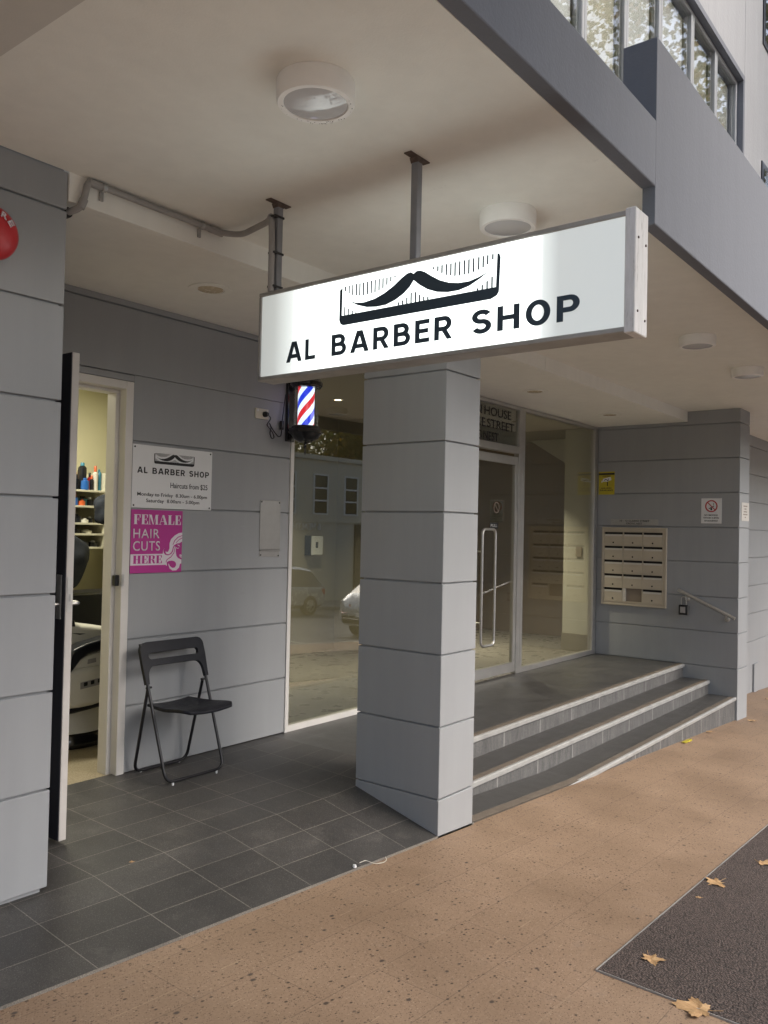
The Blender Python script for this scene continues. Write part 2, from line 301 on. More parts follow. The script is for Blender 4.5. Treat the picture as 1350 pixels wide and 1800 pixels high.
# ---------------------------------------------------------------- helpers
class Part:
    """collects shapes in world coordinates, then links them as one mesh"""
    def __init__(s): s.bm = bmesh.new()
    def box(s, x0, x1, y0, y1, z0, z1):
        if x0 > x1: x0, x1 = x1, x0
        if y0 > y1: y0, y1 = y1, y0
        if z0 > z1: z0, z1 = z1, z0
        v = [s.bm.verts.new(p) for p in ((x0,y0,z0),(x1,y0,z0),(x1,y1,z0),(x0,y1,z0),(x0,y0,z1),(x1,y0,z1),(x1,y1,z1),(x0,y1,z1))]
        for f in ((3,2,1,0),(4,5,6,7),(0,1,5,4),(1,2,6,5),(2,3,7,6),(3,0,4,7)): s.bm.faces.new([v[i] for i in f])
        return s
    def hexa(s, pts):
        v = [s.bm.verts.new(p) for p in pts]
        for f in ((3,2,1,0),(4,5,6,7),(0,1,5,4),(1,2,6,5),(2,3,7,6),(3,0,4,7)): s.bm.faces.new([v[i] for i in f])
        return s
    def tube(s, pts, r, seg=10, closed=False, caps=True):
        pts = [Vector(p) for p in pts]; n = len(pts); rings = []
        rr = r if isinstance(r, (list, tuple)) else [r]*n
        prev = None
        for i, p in enumerate(pts):
            if closed: t = (pts[(i+1) % n]-pts[i-1]).normalized()
            else: t = (pts[min(i+1, n-1)]-pts[max(i-1, 0)]).normalized()
            if prev is None:
                a = Vector((0, 0, 1)) if abs(t.z) < .9 else Vector((1, 0, 0)); nx = t.cross(a).normalized()
            else: nx = (prev-t*prev.dot(t)).normalized()
            prev = nx; ny = t.cross(nx)
            rings.append([s.bm.verts.new(p+nx*cos(2*pi*k/seg)*rr[i]+ny*sin(2*pi*k/seg)*rr[i]) for k in range(seg)])
        for i in range(n if closed else n-1):
            A, B = rings[i], rings[(i+1) % n]
            for k in range(seg): s.bm.faces.new((A[k], A[(k+1) % seg], B[(k+1) % seg], B[k]))
        if not closed and caps:
            s.bm.faces.new(rings[0][::-1]); s.bm.faces.new(rings[-1])
        return s
    def lathe(s, c, prof, seg=32, axis=(0, 0, 1), cap=True):
        ax = Vector(axis).normalized(); a = Vector((1, 0, 0)) if abs(ax.x) < .9 else Vector((0, 1, 0))
        e1 = ax.cross(a).normalized(); e2 = ax.cross(e1); c = Vector(c); rings = []
        for r, h in prof:
            rings.append([s.bm.verts.new(c+ax*h+(e1*cos(2*pi*k/seg)+e2*sin(2*pi*k/seg))*max(r, 1e-4)) for k in range(seg)])
        for A, B in zip(rings, rings[1:]):
            for k in range(seg): s.bm.faces.new((A[k], A[(k+1) % seg], B[(k+1) % seg], B[k]))
        if cap:
            s.bm.faces.new(rings[0][::-1]); s.bm.faces.new(rings[-1])
        return s
    def prism(s, poly, fr, d0, d1):
        """2-D outline poly (u,v) in frame fr, between depths d0..d1 along its normal"""
        o, u, v, n = fr
        A = [s.bm.verts.new(o+u*p[0]+v*p[1]+n*d0) for p in poly]; B = [s.bm.verts.new(o+u*p[0]+v*p[1]+n*d1) for p in poly]
        fs = [s.bm.faces.new(A[::-1]), s.bm.faces.new(B)]
        for q_ in fs: q_.normal_update()
        m = len(poly)
        for i in range(m): s.bm.faces.new((A[i], A[(i+1) % m], B[(i+1) % m], B[i]))
        bmesh.ops.triangulate(s.bm, faces=fs)
        return s
    def rect(s, fr, u0, u1, v0, v1, d0, d1): return s.prism([(u0, v0), (u1, v0), (u1, v1), (u0, v1)], fr, d0, d1)
    def build(s, name, mat, parent=None, smooth=False, bevel=0, label=None, seg=1, loc=None, fixn=True):
        bm = s.bm
        if fixn: bmesh.ops.recalc_face_normals(bm, faces=bm.faces[:])
        L = Vector(loc) if loc is not None else root_loc(parent)
        for v in bm.verts: v.co -= L
        me = bpy.data.meshes.new(name); bm.to_mesh(me); bm.free()
        if smooth:
            for p in me.polygons: p.use_smooth = True
            try: me.set_sharp_from_angle(angle=radians(38))
            except Exception: pass
        o = bpy.data.objects.new(name, me); COL.objects.link(o); me.materials.append(M_[mat] if isinstance(mat, str) else mat)
        if parent is not None:
            o.parent = parent
        if parent is None: o.location = L
        elif loc is not None: o.location = L-root_loc(parent)
        if bevel:
            b = o.modifiers.new('bevel', 'BEVEL'); b.width = bevel; b.segments = seg; b.limit_method = 'ANGLE'
        if label: o['label'] = label
        return o
def root_loc(p):
    v = Vector((0, 0, 0))
    while p is not None: v += Vector(p.location); p = p.parent
    return v
def tag(o, label, cat, group=None):
    o['label'] = label; o['category'] = cat
    if group: o['group'] = group
    return o
def thing(name, label, cat, loc=(0, 0, 0), group=None):
    o = bpy.data.objects.new(name, None); COL.objects.link(o); o.location = loc; o.empty_display_size = .1
    return tag(o, label, cat, group)
def structure(o): o['kind'] = 'structure'; return o
def frame(o, u, n): u = Vector(u); n = Vector(n); return (Vector(o), u, Vector((0, 0, 1)), n)
def FW_(y): return frame((0, y, 0), (1, 0, 0), (0, -1, 0))          # wall facing the street: u = world x
def FS_(x): return frame((x, 0, 0), (0, -1, 0), (-1, 0, 0))         # wall facing left: u = -world y
def text(body, fr, u0, u1, v0, v1, mat, name, parent, d=.0005, t=.0012, bold=0, space=1.0, fit='stretch'):
    cu = bpy.data.curves.new('txt', 'FONT'); cu.body = body; cu.size = 1; cu.offset = bold; cu.space_character = space; cu.resolution_u = 4
    ob = bpy.data.objects.new('txt', cu); COL.objects.link(ob)
    dg = bpy.context.evaluated_depsgraph_get(); me = bpy.data.meshes.new_from_object(ob.evaluated_get(dg))
    COL.objects.unlink(ob); bpy.data.objects.remove(ob)
    co = np.array([v.co[:] for v in me.vertices]); mn, mx = co.min(0), co.max(0)
    w = mx-mn; sx = (u1-u0)/w[0]; sy = (v1-v0)/w[1]
    bm = bmesh.new(); bm.from_mesh(me); bpy.data.meshes.remove(me)
    o, u, v, n = fr
    bmesh.ops.remove_doubles(bm, verts=bm.verts, dist=1e-5)
    for q in bm.verts:
        a = (q.co.x-mn[0])*sx+u0; b = (q.co.y-mn[1])*sy+v0
        q.co = o+u*a+v*b+n*d
    ex = bmesh.ops.extrude_face_region(bm, geom=bm.faces[:])
    for e in ex['geom']:
        if isinstance(e, bmesh.types.BMVert): e.co += n*t
    p = Part(); p.bm.free(); p.bm = bm
    return p.build(name, mat, parent)
def arcp(cx, cy, rx, ry, a0, a1, n=14): return [(cx+rx*cos(radians(a0+(a1-a0)*i/n)), cy+ry*sin(radians(a0+(a1-a0)*i/n))) for i in range(n+1)]
SW = .195     # stroke of the bold capitals, in letter heights
def glyph(c):
    h = SW/2; t = 1-h
    if c == 'A': return .86, [[(h*.95, 0), (.43-h*.30, 1)], [(.43+h*.30, 1), (.86-h*.95, 0)], [(.22, .285), (.64, .285)]]
    if c == 'L': return .56, [[(h, 1), (h, 0)], [(2*h, h), (.56, h)]]
    if c == 'E': return .60, [[(h, 1), (h, 0)], [(2*h, h), (.60, h)], [(2*h, .51), (.55, .51)], [(2*h, t), (.60, t)]]
    if c == 'H': return .74, [[(h, 1), (h, 0)], [(.74-h, 1), (.74-h, 0)], [(2*h, .51), (.74-2*h, .51)]]
    if c == 'O': return .78, [arcp(.39, .5, .39-h, .5-h*.9, 0, 360, 40)]
    r = (t-.50)/2
    if c == 'P': return .69, [[(h, 1), (h, 0)], [(2*h, t), (.69-h-r, t)]+arcp(.69-h-r, t-(t-.44)/2, r, (t-.44)/2, 90, -90)[1:]+[(2*h, .44)]]
    if c == 'R': return .72, [[(h, 1), (h, 0)], [(2*h, t), (.69-h-r, t)]+arcp(.69-h-r, t-(t-.46)/2, r, (t-.46)/2, 90, -90)[1:]+[(2*h, .46)], [(.40, .40), (.72-h*1.05, 0)]]
    if c == 'B': return .72, [[(h, 1), (h, 0)], [(2*h, t), (.66-h-r, t)]+arcp(.66-h-r, t-(t-.515)/2, r, (t-.515)/2, 90, -90)[1:]+[(2*h, .515)], [(2*h, h), (.72-h-r, h)]+arcp(.72-h-r, h+(.515-h)/2, r, (.515-h)/2, -90, 90)[1:]+[(.4, .515)]]
    if c == 'S':
        ru = (t-.51)/2; rl = (.51-h)/2
        return .68, [arcp(.34, .51+ru, .34-h, ru, 22, 270, 22)[:-1]+arcp(.34, h+rl, .34-h, rl, 90, -158, 22)]
def bold(word, fr, u0, u1, v0, v1, mat, parent, d=.0005, t=.0012, gap=.20):
    gl = [glyph(c) for c in word]; tot = sum(g[0] for g in gl)+gap*(len(gl)-1); k = (u1-u0)/tot; H_ = v1-v0
    o, u, v, n = fr; p = Part(); x = 0
    for w, paths in gl:
        for i, P in enumerate(paths):
            closed = (Vector((*P[0], 0))-Vector((*P[-1], 0))).length < 1e-4
            if closed: P = P[:-1]
            m = len(P); L = []; R = []
            for j in range(m):
                q0 = P[j-1] if (j or closed) else P[j]; q1 = P[(j+1) % m] if (j < m-1 or closed) else P[j]
                if j == 0 and not closed: q0 = P[0]
                a = Vector(P[j])-Vector(q0); b = Vector(q1)-Vector(P[j])
                if a.length < 1e-9: a = b
                if b.length < 1e-9: b = a
                a.normalize(); b.normalize(); tn = (a+b).normalized(); nn = Vector((-tn.y, tn.x)); s_ = SW/2/max(.5, nn.dot(Vector((-a.y, a.x))))
                if word and abs(tn.x) > .25 and abs(tn.y) > .25 and m == 2: s_ *= 1.0
                L.append((P[j][0]+nn.x*s_, P[j][1]+nn.y*s_)); R.append((P[j][0]-nn.x*s_, P[j][1]-nn.y*s_))
            if m == 2 and abs(P[0][0]-P[1][0]) > .02 and abs(P[0][1]-P[1][1]) > .02:   # slanted strokes end level
                sgn = SW/2*1.06; L = [(q[0]-sgn, q[1]) for q in P]; R = [(q[0]+sgn, q[1]) for q in P]
            dd = t+.00006*i
            f = lambda q, z: o+u*(u0+(x+q[0])*k)+v*(v0+q[1]*H_)+n*(d+z)
            VL = [p.bm.verts.new(f(q, dd)) for q in L]; VR = [p.bm.verts.new(f(q, dd)) for q in R]; BL = [p.bm.verts.new(f(q, 0)) for q in L]; BR_ = [p.bm.verts.new(f(q, 0)) for q in R]
            for j in range(m if closed else m-1):
                e = (j+1) % m
                p.bm.faces.new((VL[j], VL[e], VR[e], VR[j])); p.bm.faces.new((VL[j], BL[j], BL[e], VL[e])); p.bm.faces.new((VR[j], VR[e], BR_[e], BR_[j]))
            if not closed:
                for e in (0, m-1): p.bm.faces.new((VL[e], VR[e], BR_[e], BL[e]))
        x += w+gap
    return p.build('lettering', mat, parent)
def bez(pts, r, n=5):
    """polyline with rounded corners"""
    P = [Vector(p) for p in pts]; out = [P[0]]
    for a, b, c in zip(P, P[1:], P[2:]):
        d1 = (a-b); d2 = (c-b); k = min(r, d1.length*.49, d2.length*.49); p0 = b+d1.normalized()*k; p2 = b+d2.normalized()*k
        for i in range(n+1):
            t = i/n; out.append(p0*(1-t)**2+b*2*t*(1-t)+p2*t*t)
    out.append(P[-1]); return out
def copy_tree(o, parent=None):
    c = o.copy(); COL.objects.link(c); c.parent = parent
    for ch in list(o.children): copy_tree(ch, c)
    return c

# ---------------------------------------------------------------- levels
ZC, ZS = 3.162, 3.041             # awning ceiling, lower soffit
WY = 1.70                         # shop wall / entrance plane
def zp(x, y=0): return -.0605*x+.02*min(y, 0)-.002
def zf(x, y):                     # tiled floor in front of the shop
    e6 = .175-.0155*(x+2); e6 = min(max(e6, .144), .2)
    if x > -.1: e6 += (.195-e6)*min(1, (x+.1)/.47)
    if y <= .6: t = max(0, y/.6); return zp(x)*(1-t)+e6*t+.004
    t = (y-.6)/1.1; return e6*(1-t)+.196*t+.004

# ---------------------------------------------------------------- ground
def sheet(name, x0, x1, y0, y1, nx, ny, zfun, mat, thick=.0):
    p = Part(); g = [[p.bm.verts.new((x0+(x1-x0)*i/nx, y0+(y1-y0)*j/ny, zfun(x0+(x1-x0)*i/nx, y0+(y1-y0)*j/ny))) for j in range(ny+1)] for i in range(nx+1)]
    for i in range(nx):
        for j in range(ny): p.bm.faces.new((g[i][j], g[i+1][j], g[i+1][j+1], g[i][j+1]))
    return structure(p.build(name, mat, fixn=False))
sheet('ground', -150, 150, -150, 150, 6, 6, lambda x, y: -.0605*x-.75, 'ground')
sheet('pavement', -12, 60, -5.2, .56, 36, 4, lambda x, y: zp(x, y), 'paver')
def zr(x, y): return -.0605*x-.104-.14
sheet('road', -40, 60, -15.2, -5.35, 20, 4, zr, 'road')
sheet('far_pavement', -40, 60, -19.6, -15.35, 20, 2, lambda x, y: -.0605*x-.10, 'kerb')
for nm, ya, yb in (('kerb', -5.35, -5.2), ('far_kerb', -15.35, -15.2)):
    p = Part(); x0, x1 = -40, 60
    def q(x, y, dz): return (x, y, -.0605*x-.104+dz)
    p.hexa([q(x0, ya, -.3), q(x1, ya, -.3), q(x1, yb, -.3), q(x0, yb, -.3), q(x0, ya, 0), q(x1, ya, 0), q(x1, yb, 0), q(x0, yb, 0)])
    structure(p.build(nm, 'kerb', bevel=.015))
p = Part()
for xa in (3.2, 9.2, 15.4, 21.6): p.hexa([(xa, -7.5, zr(xa, 0)+.003), (xa+.1, -7.5, zr(xa+.1, 0)+.003), (xa+.1, -5.36, zr(xa+.1, 0)+.003), (xa, -5.36, zr(xa, 0)+.003)]+[(xa, -7.5, zr(xa, 0)+.006), (xa+.1, -7.5, zr(xa+.1, 0)+.006), (xa+.1, -5.36, zr(xa+.1, 0)+.006), (xa, -5.36, zr(xa, 0)+.006)])
structure(p.build('road_marking', 'paleline'))
# bitumen patch in the footpath with a pale steel edge strip
def patch(nm, x0, x1, y0, y1, mat, dz):
    p = Part(); n = 12
    for i in range(n):
        a, b = x0+(x1-x0)*i/n, x0+(x1-x0)*(i+1)/n
        p.hexa([(a, y0, zp(a, y0)-.03), (b, y0, zp(b, y0)-.03), (b, y1, zp(b, y1)-.03), (a, y1, zp(a, y1)-.03), (a, y0, zp(a, y0)+dz), (b, y0, zp(b, y0)+dz), (b, y1, zp(b, y1)+dz), (a, y1, zp(a, y1)+dz)])
    return p, nm, mat
p, nm, mt = patch('asphalt_patch', -.795, 9, -3.9, -1.275, 'asphalt', .004); structure(p.build(nm, mt))
p = Part()
for (xa, xb, ya, yb) in ((-.799, 9, -1.275, -1.271), (-.799, -.795, -3.9, -1.275)):
    n = 8
    for i in range(n):
        a, b = xa+(xb-xa)*i/n, xa+(xb-xa)*(i+1)/n
        p.hexa([(a, ya, zp(a, ya)-.02), (b, ya, zp(b, ya)-.02), (b, yb, zp(b, yb)-.02), (a, yb, zp(a, yb)-.02), (a, ya, zp(a, ya)+.007), (b, ya, zp(b, ya)+.007), (b, yb, zp(b, yb)+.007), (a, yb, zp(a, yb)+.007)])
structure(p.build('patch_edge_strip', 'alu_dull'))
# tiled floor in front of the barber shop
p = Part(); xs = [-6+i*.2 for i in range(32)]+[.38]; ys = [-.0, .15, .3, .45, .6, .9, 1.2, 1.5, 1.74]
g = [[p.bm.verts.new((x, y, zf(x, y))) for y in ys] for x in xs]; g2 = [p.bm.verts.new((x, 0, zf(x, 0)-.03)) for x in xs]
for i in range(len(xs)-1):
    for j in range(len(ys)-1): p.bm.faces.new((g[i][j], g[i+1][j], g[i+1][j+1], g[i][j+1]))
    p.bm.faces.new((g2[i], g2[i+1], g[i+1][0], g[i][0]))
structure(p.build('tiled_floor', 'tile', fixn=False))

# ---------------------------------------------------------------- building
B = thing('shop_building', 'grey panelled shop building with deep street awning, barber doorway and glazed entrance', 'building')
JOINT = [.2+.4*k for k in range(0, 9)]
def panels(p, x0, x1, y0, y1, z0, z1, faces, gap=.009, rec=.016):
    """panel courses as boxes over a recessed core; faces: which sides carry joints"""
    xa, xb, ya, yb = x0, x1, y0, y1
    cx0 = x0+(rec if 'l' in faces else 0); cx1 = x1-(rec if 'r' in faces else 0); cy0 = y0+(rec if 'f' in faces else 0); cy1 = y1-(rec if 'b' in faces else 0)
    p.box(cx0, cx1, cy0, cy1, z0, z1)
    zs = [z0]+[z for z in JOINT if z0+.03 < z < z1-.01]+[z1+gap/2]
    zs[0] = z0-gap/2+.001
    for a, b in zip(zs, zs[1:]):
        p.box(xa, xb, ya, yb, a+gap/2, b-gap/2-(.001 if b > z1 else 0))
def pan(name, *a, bevel=.0025, label=None, **k):
    p = Part(); panels(p, *a, **k); return p.build(name, 'panel', B, bevel=bevel, label=label)
pan('column', 0, .361, 0, .6, -.12, ZC, 'lrfb', label='square grey panelled column at the foot of the steps')
pan('side_wall', 6.0, 6.40, 0, WY+.06, -.6, ZC, 'lrf', label='grey panelled side wall of the entrance, carrying the letterboxes')
pier = pan('pier', -6, -1.975, .6, WY+.12, .2, ZC, 'fr', label='wide grey panelled pier left of the open door')
Part().box(-6, -1.995, .622, WY+.1, .0, .2).build('plinth', 'panel', B)
p = Part(); panels(p, -1.975, -1.70, WY, WY+.14, .16, 2.6, 'f'); panels(p, -.853, .50, WY, WY+.14, .16, 2.6, 'f'); p.box(-1.70, -.853, WY+.012, WY+.14, 2.557, 2.6); p.box(-1.6995, -.8535, WY, WY+.014, 2.557, 2.5955); panels(p, -1.975, .50, WY, WY+.14, 2.6, ZS, 'f')
p.build('shop_wall', 'panel', B, bevel=.0025)
pan('street_wall', 6.4, 24, .56, .8, -1.5, ZC, 'f', label='grey panelled street wall beyond the far column')
p = Part().box(8.93, 9.17, .535, .557, -.55, -.14); p.build('service_hatch', 'panel', B, bevel=.004)
# ceiling, soffit
Part().box(-6, 24, -1.276, .594, ZC, ZC+.10).build('awning_ceiling', 'ceil', B)
M_['ceil2'] = wall_paint('greyer ceiling tone', (.62, .60, .555), .8, .09, .22, 150)
Part().box(-6, -2.58, -1.2745, .598, ZC-.006, ZC-.0005).build('ceiling_grey_sheet', 'ceil2', B, bevel=.003)  # thin sheet just under the ceiling, greyer over its left end
p = Part()
for x0, x1 in ((-1.972, 2.35), (2.353, 4.13), (4.133, 5.998)): p.box(x0, x1, .592, .64, ZS, ZC+.06)
p.box(-1.972, 5.998, .64, WY+.02, ZS, ZS+.08)
p.build('soffit', 'ceil', B, bevel=.002)
Part().box(5.999, 24, .5945, .9, ZC+.002, ZC+.1).build('ceiling_edge', 'ceil', B)
# fascia and parapet
XJ = -.453
fp = (Vector((0, 0, 0)), Vector((0, 1, 0)), Vector((0, 0, 1)), Vector((1, 0, 0)))
p = Part()
for x0, x1, zb, zt in ((-6, XJ, ZC-.002, 3.44), (XJ, 24, 3.0, 3.80)):
    p.prism([(-1.335, zb), (-1.277, zb), (-1.277, ZC+.112), (-1.185, ZC+.112), (-1.185, zt), (-1.335, zt)], fp, x0, x1)
p.build('fascia', 'fascia', B, bevel=.006, seg=2)
Part().box(-6, 24, -1.19, -.40, ZC+.12, ZC+.22).build('awning_roof', 'fascia', B)
# upper storey
UY = -.52; UG = -.45
P_ = lambda: Part()
WX1 = 4.045*.0+ (lambda: 3.99)()
def sc(x, z):   # measured on a nearer plane, carried back to the real one
    k = (2.5718-.45)/(2.5718-1.18); return -3.8473+(x+3.8473)*k, 1.6957+(z-1.6957)*k
wr, wt = sc(1.307, 4.45)
p = Part().box(-8, wr, UY, UY+.25, wt, 12).box(wr, 9.6, UY, UY+.25, ZC+.2, 12)
p.box(-8, 24, UY+.02, UY+.25, ZC+.2, 3.3); p.build('upper_wall', 'upper', B, bevel=.006)
Part().box(wr-.0, wr+.0, 0, 0, 0, 0) if False else None
p = Part().box(-8, wr-.001, UY-.004, UG+.08, wt-.05, wt-.001).box(wr-.05, wr-.001, UY-.003, UG+.08, 3.3, wt-.051); p.build('window_reveal', 'fascia', B)
edges = [sc(v, 4)[0] for v in (-1.33, -.862, -.437, -.02, .448, .856, 1.295)]
edges[-1] = wr-.05
for i, (a, b) in enumerate(zip([edges[0]-2.0, edges[0]-1.0]+edges[:-1], [edges[0]-1.0, edges[0]]+edges[1:])):
    z0, z1 = 3.3, wt-.05; f = .035
    q = Part().box(a, a+f, UG-.02, UG+.05, z0, z1).box(b-f, b, UG-.02, UG+.05, z0, z1).box(a+f, b-f, UG-.02, UG+.05, z1-f, z1).box(a+f, b-f, UG-.02, UG+.05, z0, z0+f)
    if i == 4:
        q.box(a+f, b-f, UG-.021, UG+.051, 4.62, 4.68)
    w = q.build('upper_window', 'upframe', B, bevel=.004)
    Part().box(a+f, b-f, UG, UG+.008, z0+f, z1-f).build('pane', 'glass_dark', w)
    Part().box(a+f+.02, b-f-.02, UG+.05, UG+.056, z0, z1-.06).build('blind', 'white' if i % 3 else 'offwhite', w)
Part().box(-8, wr, UG+1.2, UG+1.25, ZC+.2, 6.5).build('upper_room_wall', 'lobby_wall', B)
# neighbouring small windows on the upper wall
for (a, b, z0, z1) in ((4.62, 5.7, 4.1, 5.35), (4.62, 5.7, 6.5, 8.1)):
    f = .06
    q = Part().box(a, b, UY-.012, UY-.002, z0, z1); w = q.build('upper_window', 'navy', B)
    q = Part().box(a+f, b-f, UY-.02, UY-.013, z0+f, z1-f).build('pane', 'glass_dark', w)
    t = Part(); c_, s_ = cos(.5), sin(.5)
    zt = z1-f
    t.hexa([(a+f, UY-.03-.5*.9, zt-.9), (b-f, UY-.03-.5*.9, zt-.9), (b-f, UY-.03-.5*.9+.03, zt-.9), (a+f, UY-.03-.5*.9+.03, zt-.9), (a+f, UY-.03, zt), (b-f, UY-.03, zt), (b-f, UY-.001, zt), (a+f, UY-.001, zt)])
    t.build('awning_sash', 'glass_dark', w)
p = Part().box(-8, 24, UY+.25, 8, 12, 12.1).box(-8, 9.6, 7.9, 8, 3.4, 12); p.build('upper_back_wall', 'upper', B)

# ---- glazing on the wall plane
def glazing(name, x0, x1, z0, z1, fl, frr, ft, fb, mat, glass='glass', y=WY, dep=.06, label=None):
    q = Part().box(x0, x0+fl, y-.005, y+dep, z0, z1).box(x1-frr, x1, y-.005, y+dep, z0, z1).box(x0+fl, x1-frr, y-.004, y+dep, z1-ft, z1).box(x0+fl, x1-frr, y-.004, y+dep, z0, z0+fb)
    w = q.build(name, mat, B, bevel=.002, label=label)
    Part().box(x0+fl, x1-frr, y+.02, y+.030, z0+fb, z1-ft).build('pane', glass, w)
    return w
glazing('shop_window', .505, 2.30, .19, ZS-.0, .036, .04, .04, .05, 'whiteframe', label='tall fixed shop window behind the column')
glazing('side_light', 4.03, 5.985, .20, 3.035, .05, .09, .04, .055, 'alu', 'glass_entry', label='tall fixed pane beside the letterbox wall')
tr = glazing('transom_window', 2.30, 4.028, 2.53, 3.035, .03, .075, .04, .075, 'alu', label='transom pane with building name over the entrance door')
fr = FW_(WY+.019)
Part().box(2.335, 3.952, WY+.0305, WY+.0325, 2.606, 2.99).build('frosted_film', 'frost', tr)
for wd, ua, ub, va, vb in (('CROWN', 2.55, 3.212, 2.872, 2.962), ('HOUSE', 3.262, 3.805, 2.872, 2.962), ('10-12', 2.36, 2.63, 2.748, 2.838), ('CLARKE', 2.71, 3.283, 2.748, 2.838), ('STREET', 3.317, 3.872, 2.748, 2.838), ('CROWS', 2.62, 3.215, 2.620, 2.708), ('NEST', 3.25, 3.548, 2.620, 2.708)):
    text(wd, fr, ua, ub, va, vb, 'ink', 'lettering', tr, 0, .0008, .012)
q = Part().box(2.30, 2.345, WY-.003, WY+.06, .2, 2.529).box(2.345, 2.949, WY-.002, WY+.06, .2, .26).box(2.345, 2.949, WY-.002, WY+.06, 2.49, 2.529); sp_ = q.build('side_panel', 'alu', B, bevel=.002); Part().box(2.345, 2.949, WY+.024, WY+.034, .261, 2.489).build('pane', 'glass', sp_)
q = Part().box(2.95, 3.0, WY-.003, WY+.06, .2, 2.529).box(3.955, 4.028, WY-.003, WY+.06, .2, 2.529); q.build('door_jamb', 'alu', B, bevel=.002)
x0, x1, z0, z1 = 3.003, 3.952, .225, 2.495
q = Part().box(x0, x0+.012, WY+.008, WY+.05, z0, z1).box(x1-.05, x1, WY+.008, WY+.05, z0, z1).box(x0+.012, x1-.05, WY+.008, WY+.05, z1-.085, z1).box(x0+.012, x1-.05, WY+.008, WY+.05, z0, z0+.10)
D = q.build('entrance_door', 'alu', B, bevel=.002, label='glazed entrance door with long D handle at the top of the steps')
Part().box(x0+.012, x1-.05, WY+.024, WY+.034, z0+.10, z1-.085).build('pane', 'glass_entry', D)
hp = bez([(3.36, WY-.07, .58), (3.13, WY-.07, .58), (3.13, WY-.07, 1.715), (3.36, WY-.07, 1.715)], .05, 6)
loop = bez([(3.245, WY-.07, .57), (3.12, WY-.07, .57), (3.12, WY-.07, 1.72), (3.37, WY-.07, 1.72), (3.37, WY-.07, .57), (3.246, WY-.07, .57)], .06, 7)
q = Part().tube(loop[:-1], .014, 10, closed=True).tube([(3.12, WY-.07, 1.5), (3.12, WY+.024, 1.5)], .008).tube([(3.12, WY-.07, .8), (3.12, WY+.024, .8)], .008)
q.build('door_handle', 'steel', D, smooth=True)
fr = FW_(WY+.0235)
q = Part().rect(fr, 3.41, 3.575, 1.728, 1.79, 0, .001); dk = q.build('pull_sticker', 'ink', D)
text('PULL', fr, 3.43, 3.555, 1.745, 1.775, 'white', 'lettering', dk, .0012, .0006, .01)
q = Part().rect(fr, 3.405, 3.675, 1.80, 2.015, 0, .0006); dc = q.build('no_smoking_sticker', glass_mat('frosted sticker', (.78, .80, .76), 1.0), D)
def ring(p, fr, cu, cv, r0, r1, d0, d1, n=28):
    for i in range(n):
        a, b = 2*pi*i/n, 2*pi*(i+1)/n
        p.prism([(cu+r0*cos(a), cv+r0*sin(a)), (cu+r1*cos(a), cv+r1*sin(a)), (cu+r1*cos(b), cv+r1*sin(b)), (cu+r0*cos(b), cv+r0*sin(b))], fr, d0, d1)
    return p
q = ring(Part(), fr, 3.54, 1.945, .048, .058, .001, .0015); q.prism([(3.505, 1.985), (3.50, 1.978), (3.575, 1.904), (3.58, 1.911)], fr, .0011, .0018)
q.build('symbol', 'lobby_brown', dc)
q = Part().lathe((3.06, WY+.004, .235), [(.035, -.02), (.035, 0), (.02, .012)], 16, (0, -1, 0)); q.build('floor_pivot', 'steel', D)

# ---- barber doorway: frame and the leaf standing open
q = Part().box(-1.70, -1.645, WY-.006, WY+.15, .19, 2.554).box(-.908, -.855, WY-.006, WY+.15, .17, 2.554).box(-1.645, -.908, WY-.006, WY+.15, 2.505, 2.554)
q.box(-.935, -.908, WY+.06, WY+.15, .19, 2.485).box(-1.645, -.908, WY+.06, WY+.15, 2.485, 2.505)
DF = q.build('door_frame', 'whiteframe', B, bevel=.003)
Part().box(-.9375, -.9085, WY+.015, WY+.045, 1.325, 1.39).build('strike_plate', 'black', DF, bevel=.003)
Part().box(-.912, -.895, WY-.012, WY-.006, 1.325, 1.395).build('strike_lip', 'steel', DF)
q = Part().box(-1.690, -1.653, .995, WY-.004, .205, 2.505)
LF = q.build('shop_door', 'doorwhite', B, bevel=.002, label='tall door leaf standing open, navy outer face, white edge')
Part().box(-1.6945, -1.6905, .997, WY-.006, .207, 2.503).build('outer_face', 'navy', LF)
lock = Part().box(-1.684, -1.660, .9925, .9945, 1.275, 1.44).build('lock_plate', 'steel', LF)
Part().box(-1.676, -1.667, .9905, .9924, 1.325, 1.36).build('latch', 'galv', lock)
Part().box(-1.702, -1.695, 1.02, 1.06, 1.24, 1.45).build('handle_plate', 'steel', LF, bevel=.002)
Part().tube(bez([(-1.702, 1.04, 1.31), (-1.76, 1.04, 1.31), (-1.76, 1.16, 1.31)], .02), .009).build('handle', 'steel', LF, smooth=True)
Part().box(-1.652, -1.645, 1.02, 1.06, 1.24, 1.45).build('handle_plate', 'steel', LF, bevel=.002)
Part().tube(bez([(-1.646, 1.04, 1.31), (-1.59, 1.04, 1.31), (-1.59, 1.16, 1.31)], .02), .009).build('handle', 'steel', LF, smooth=True)

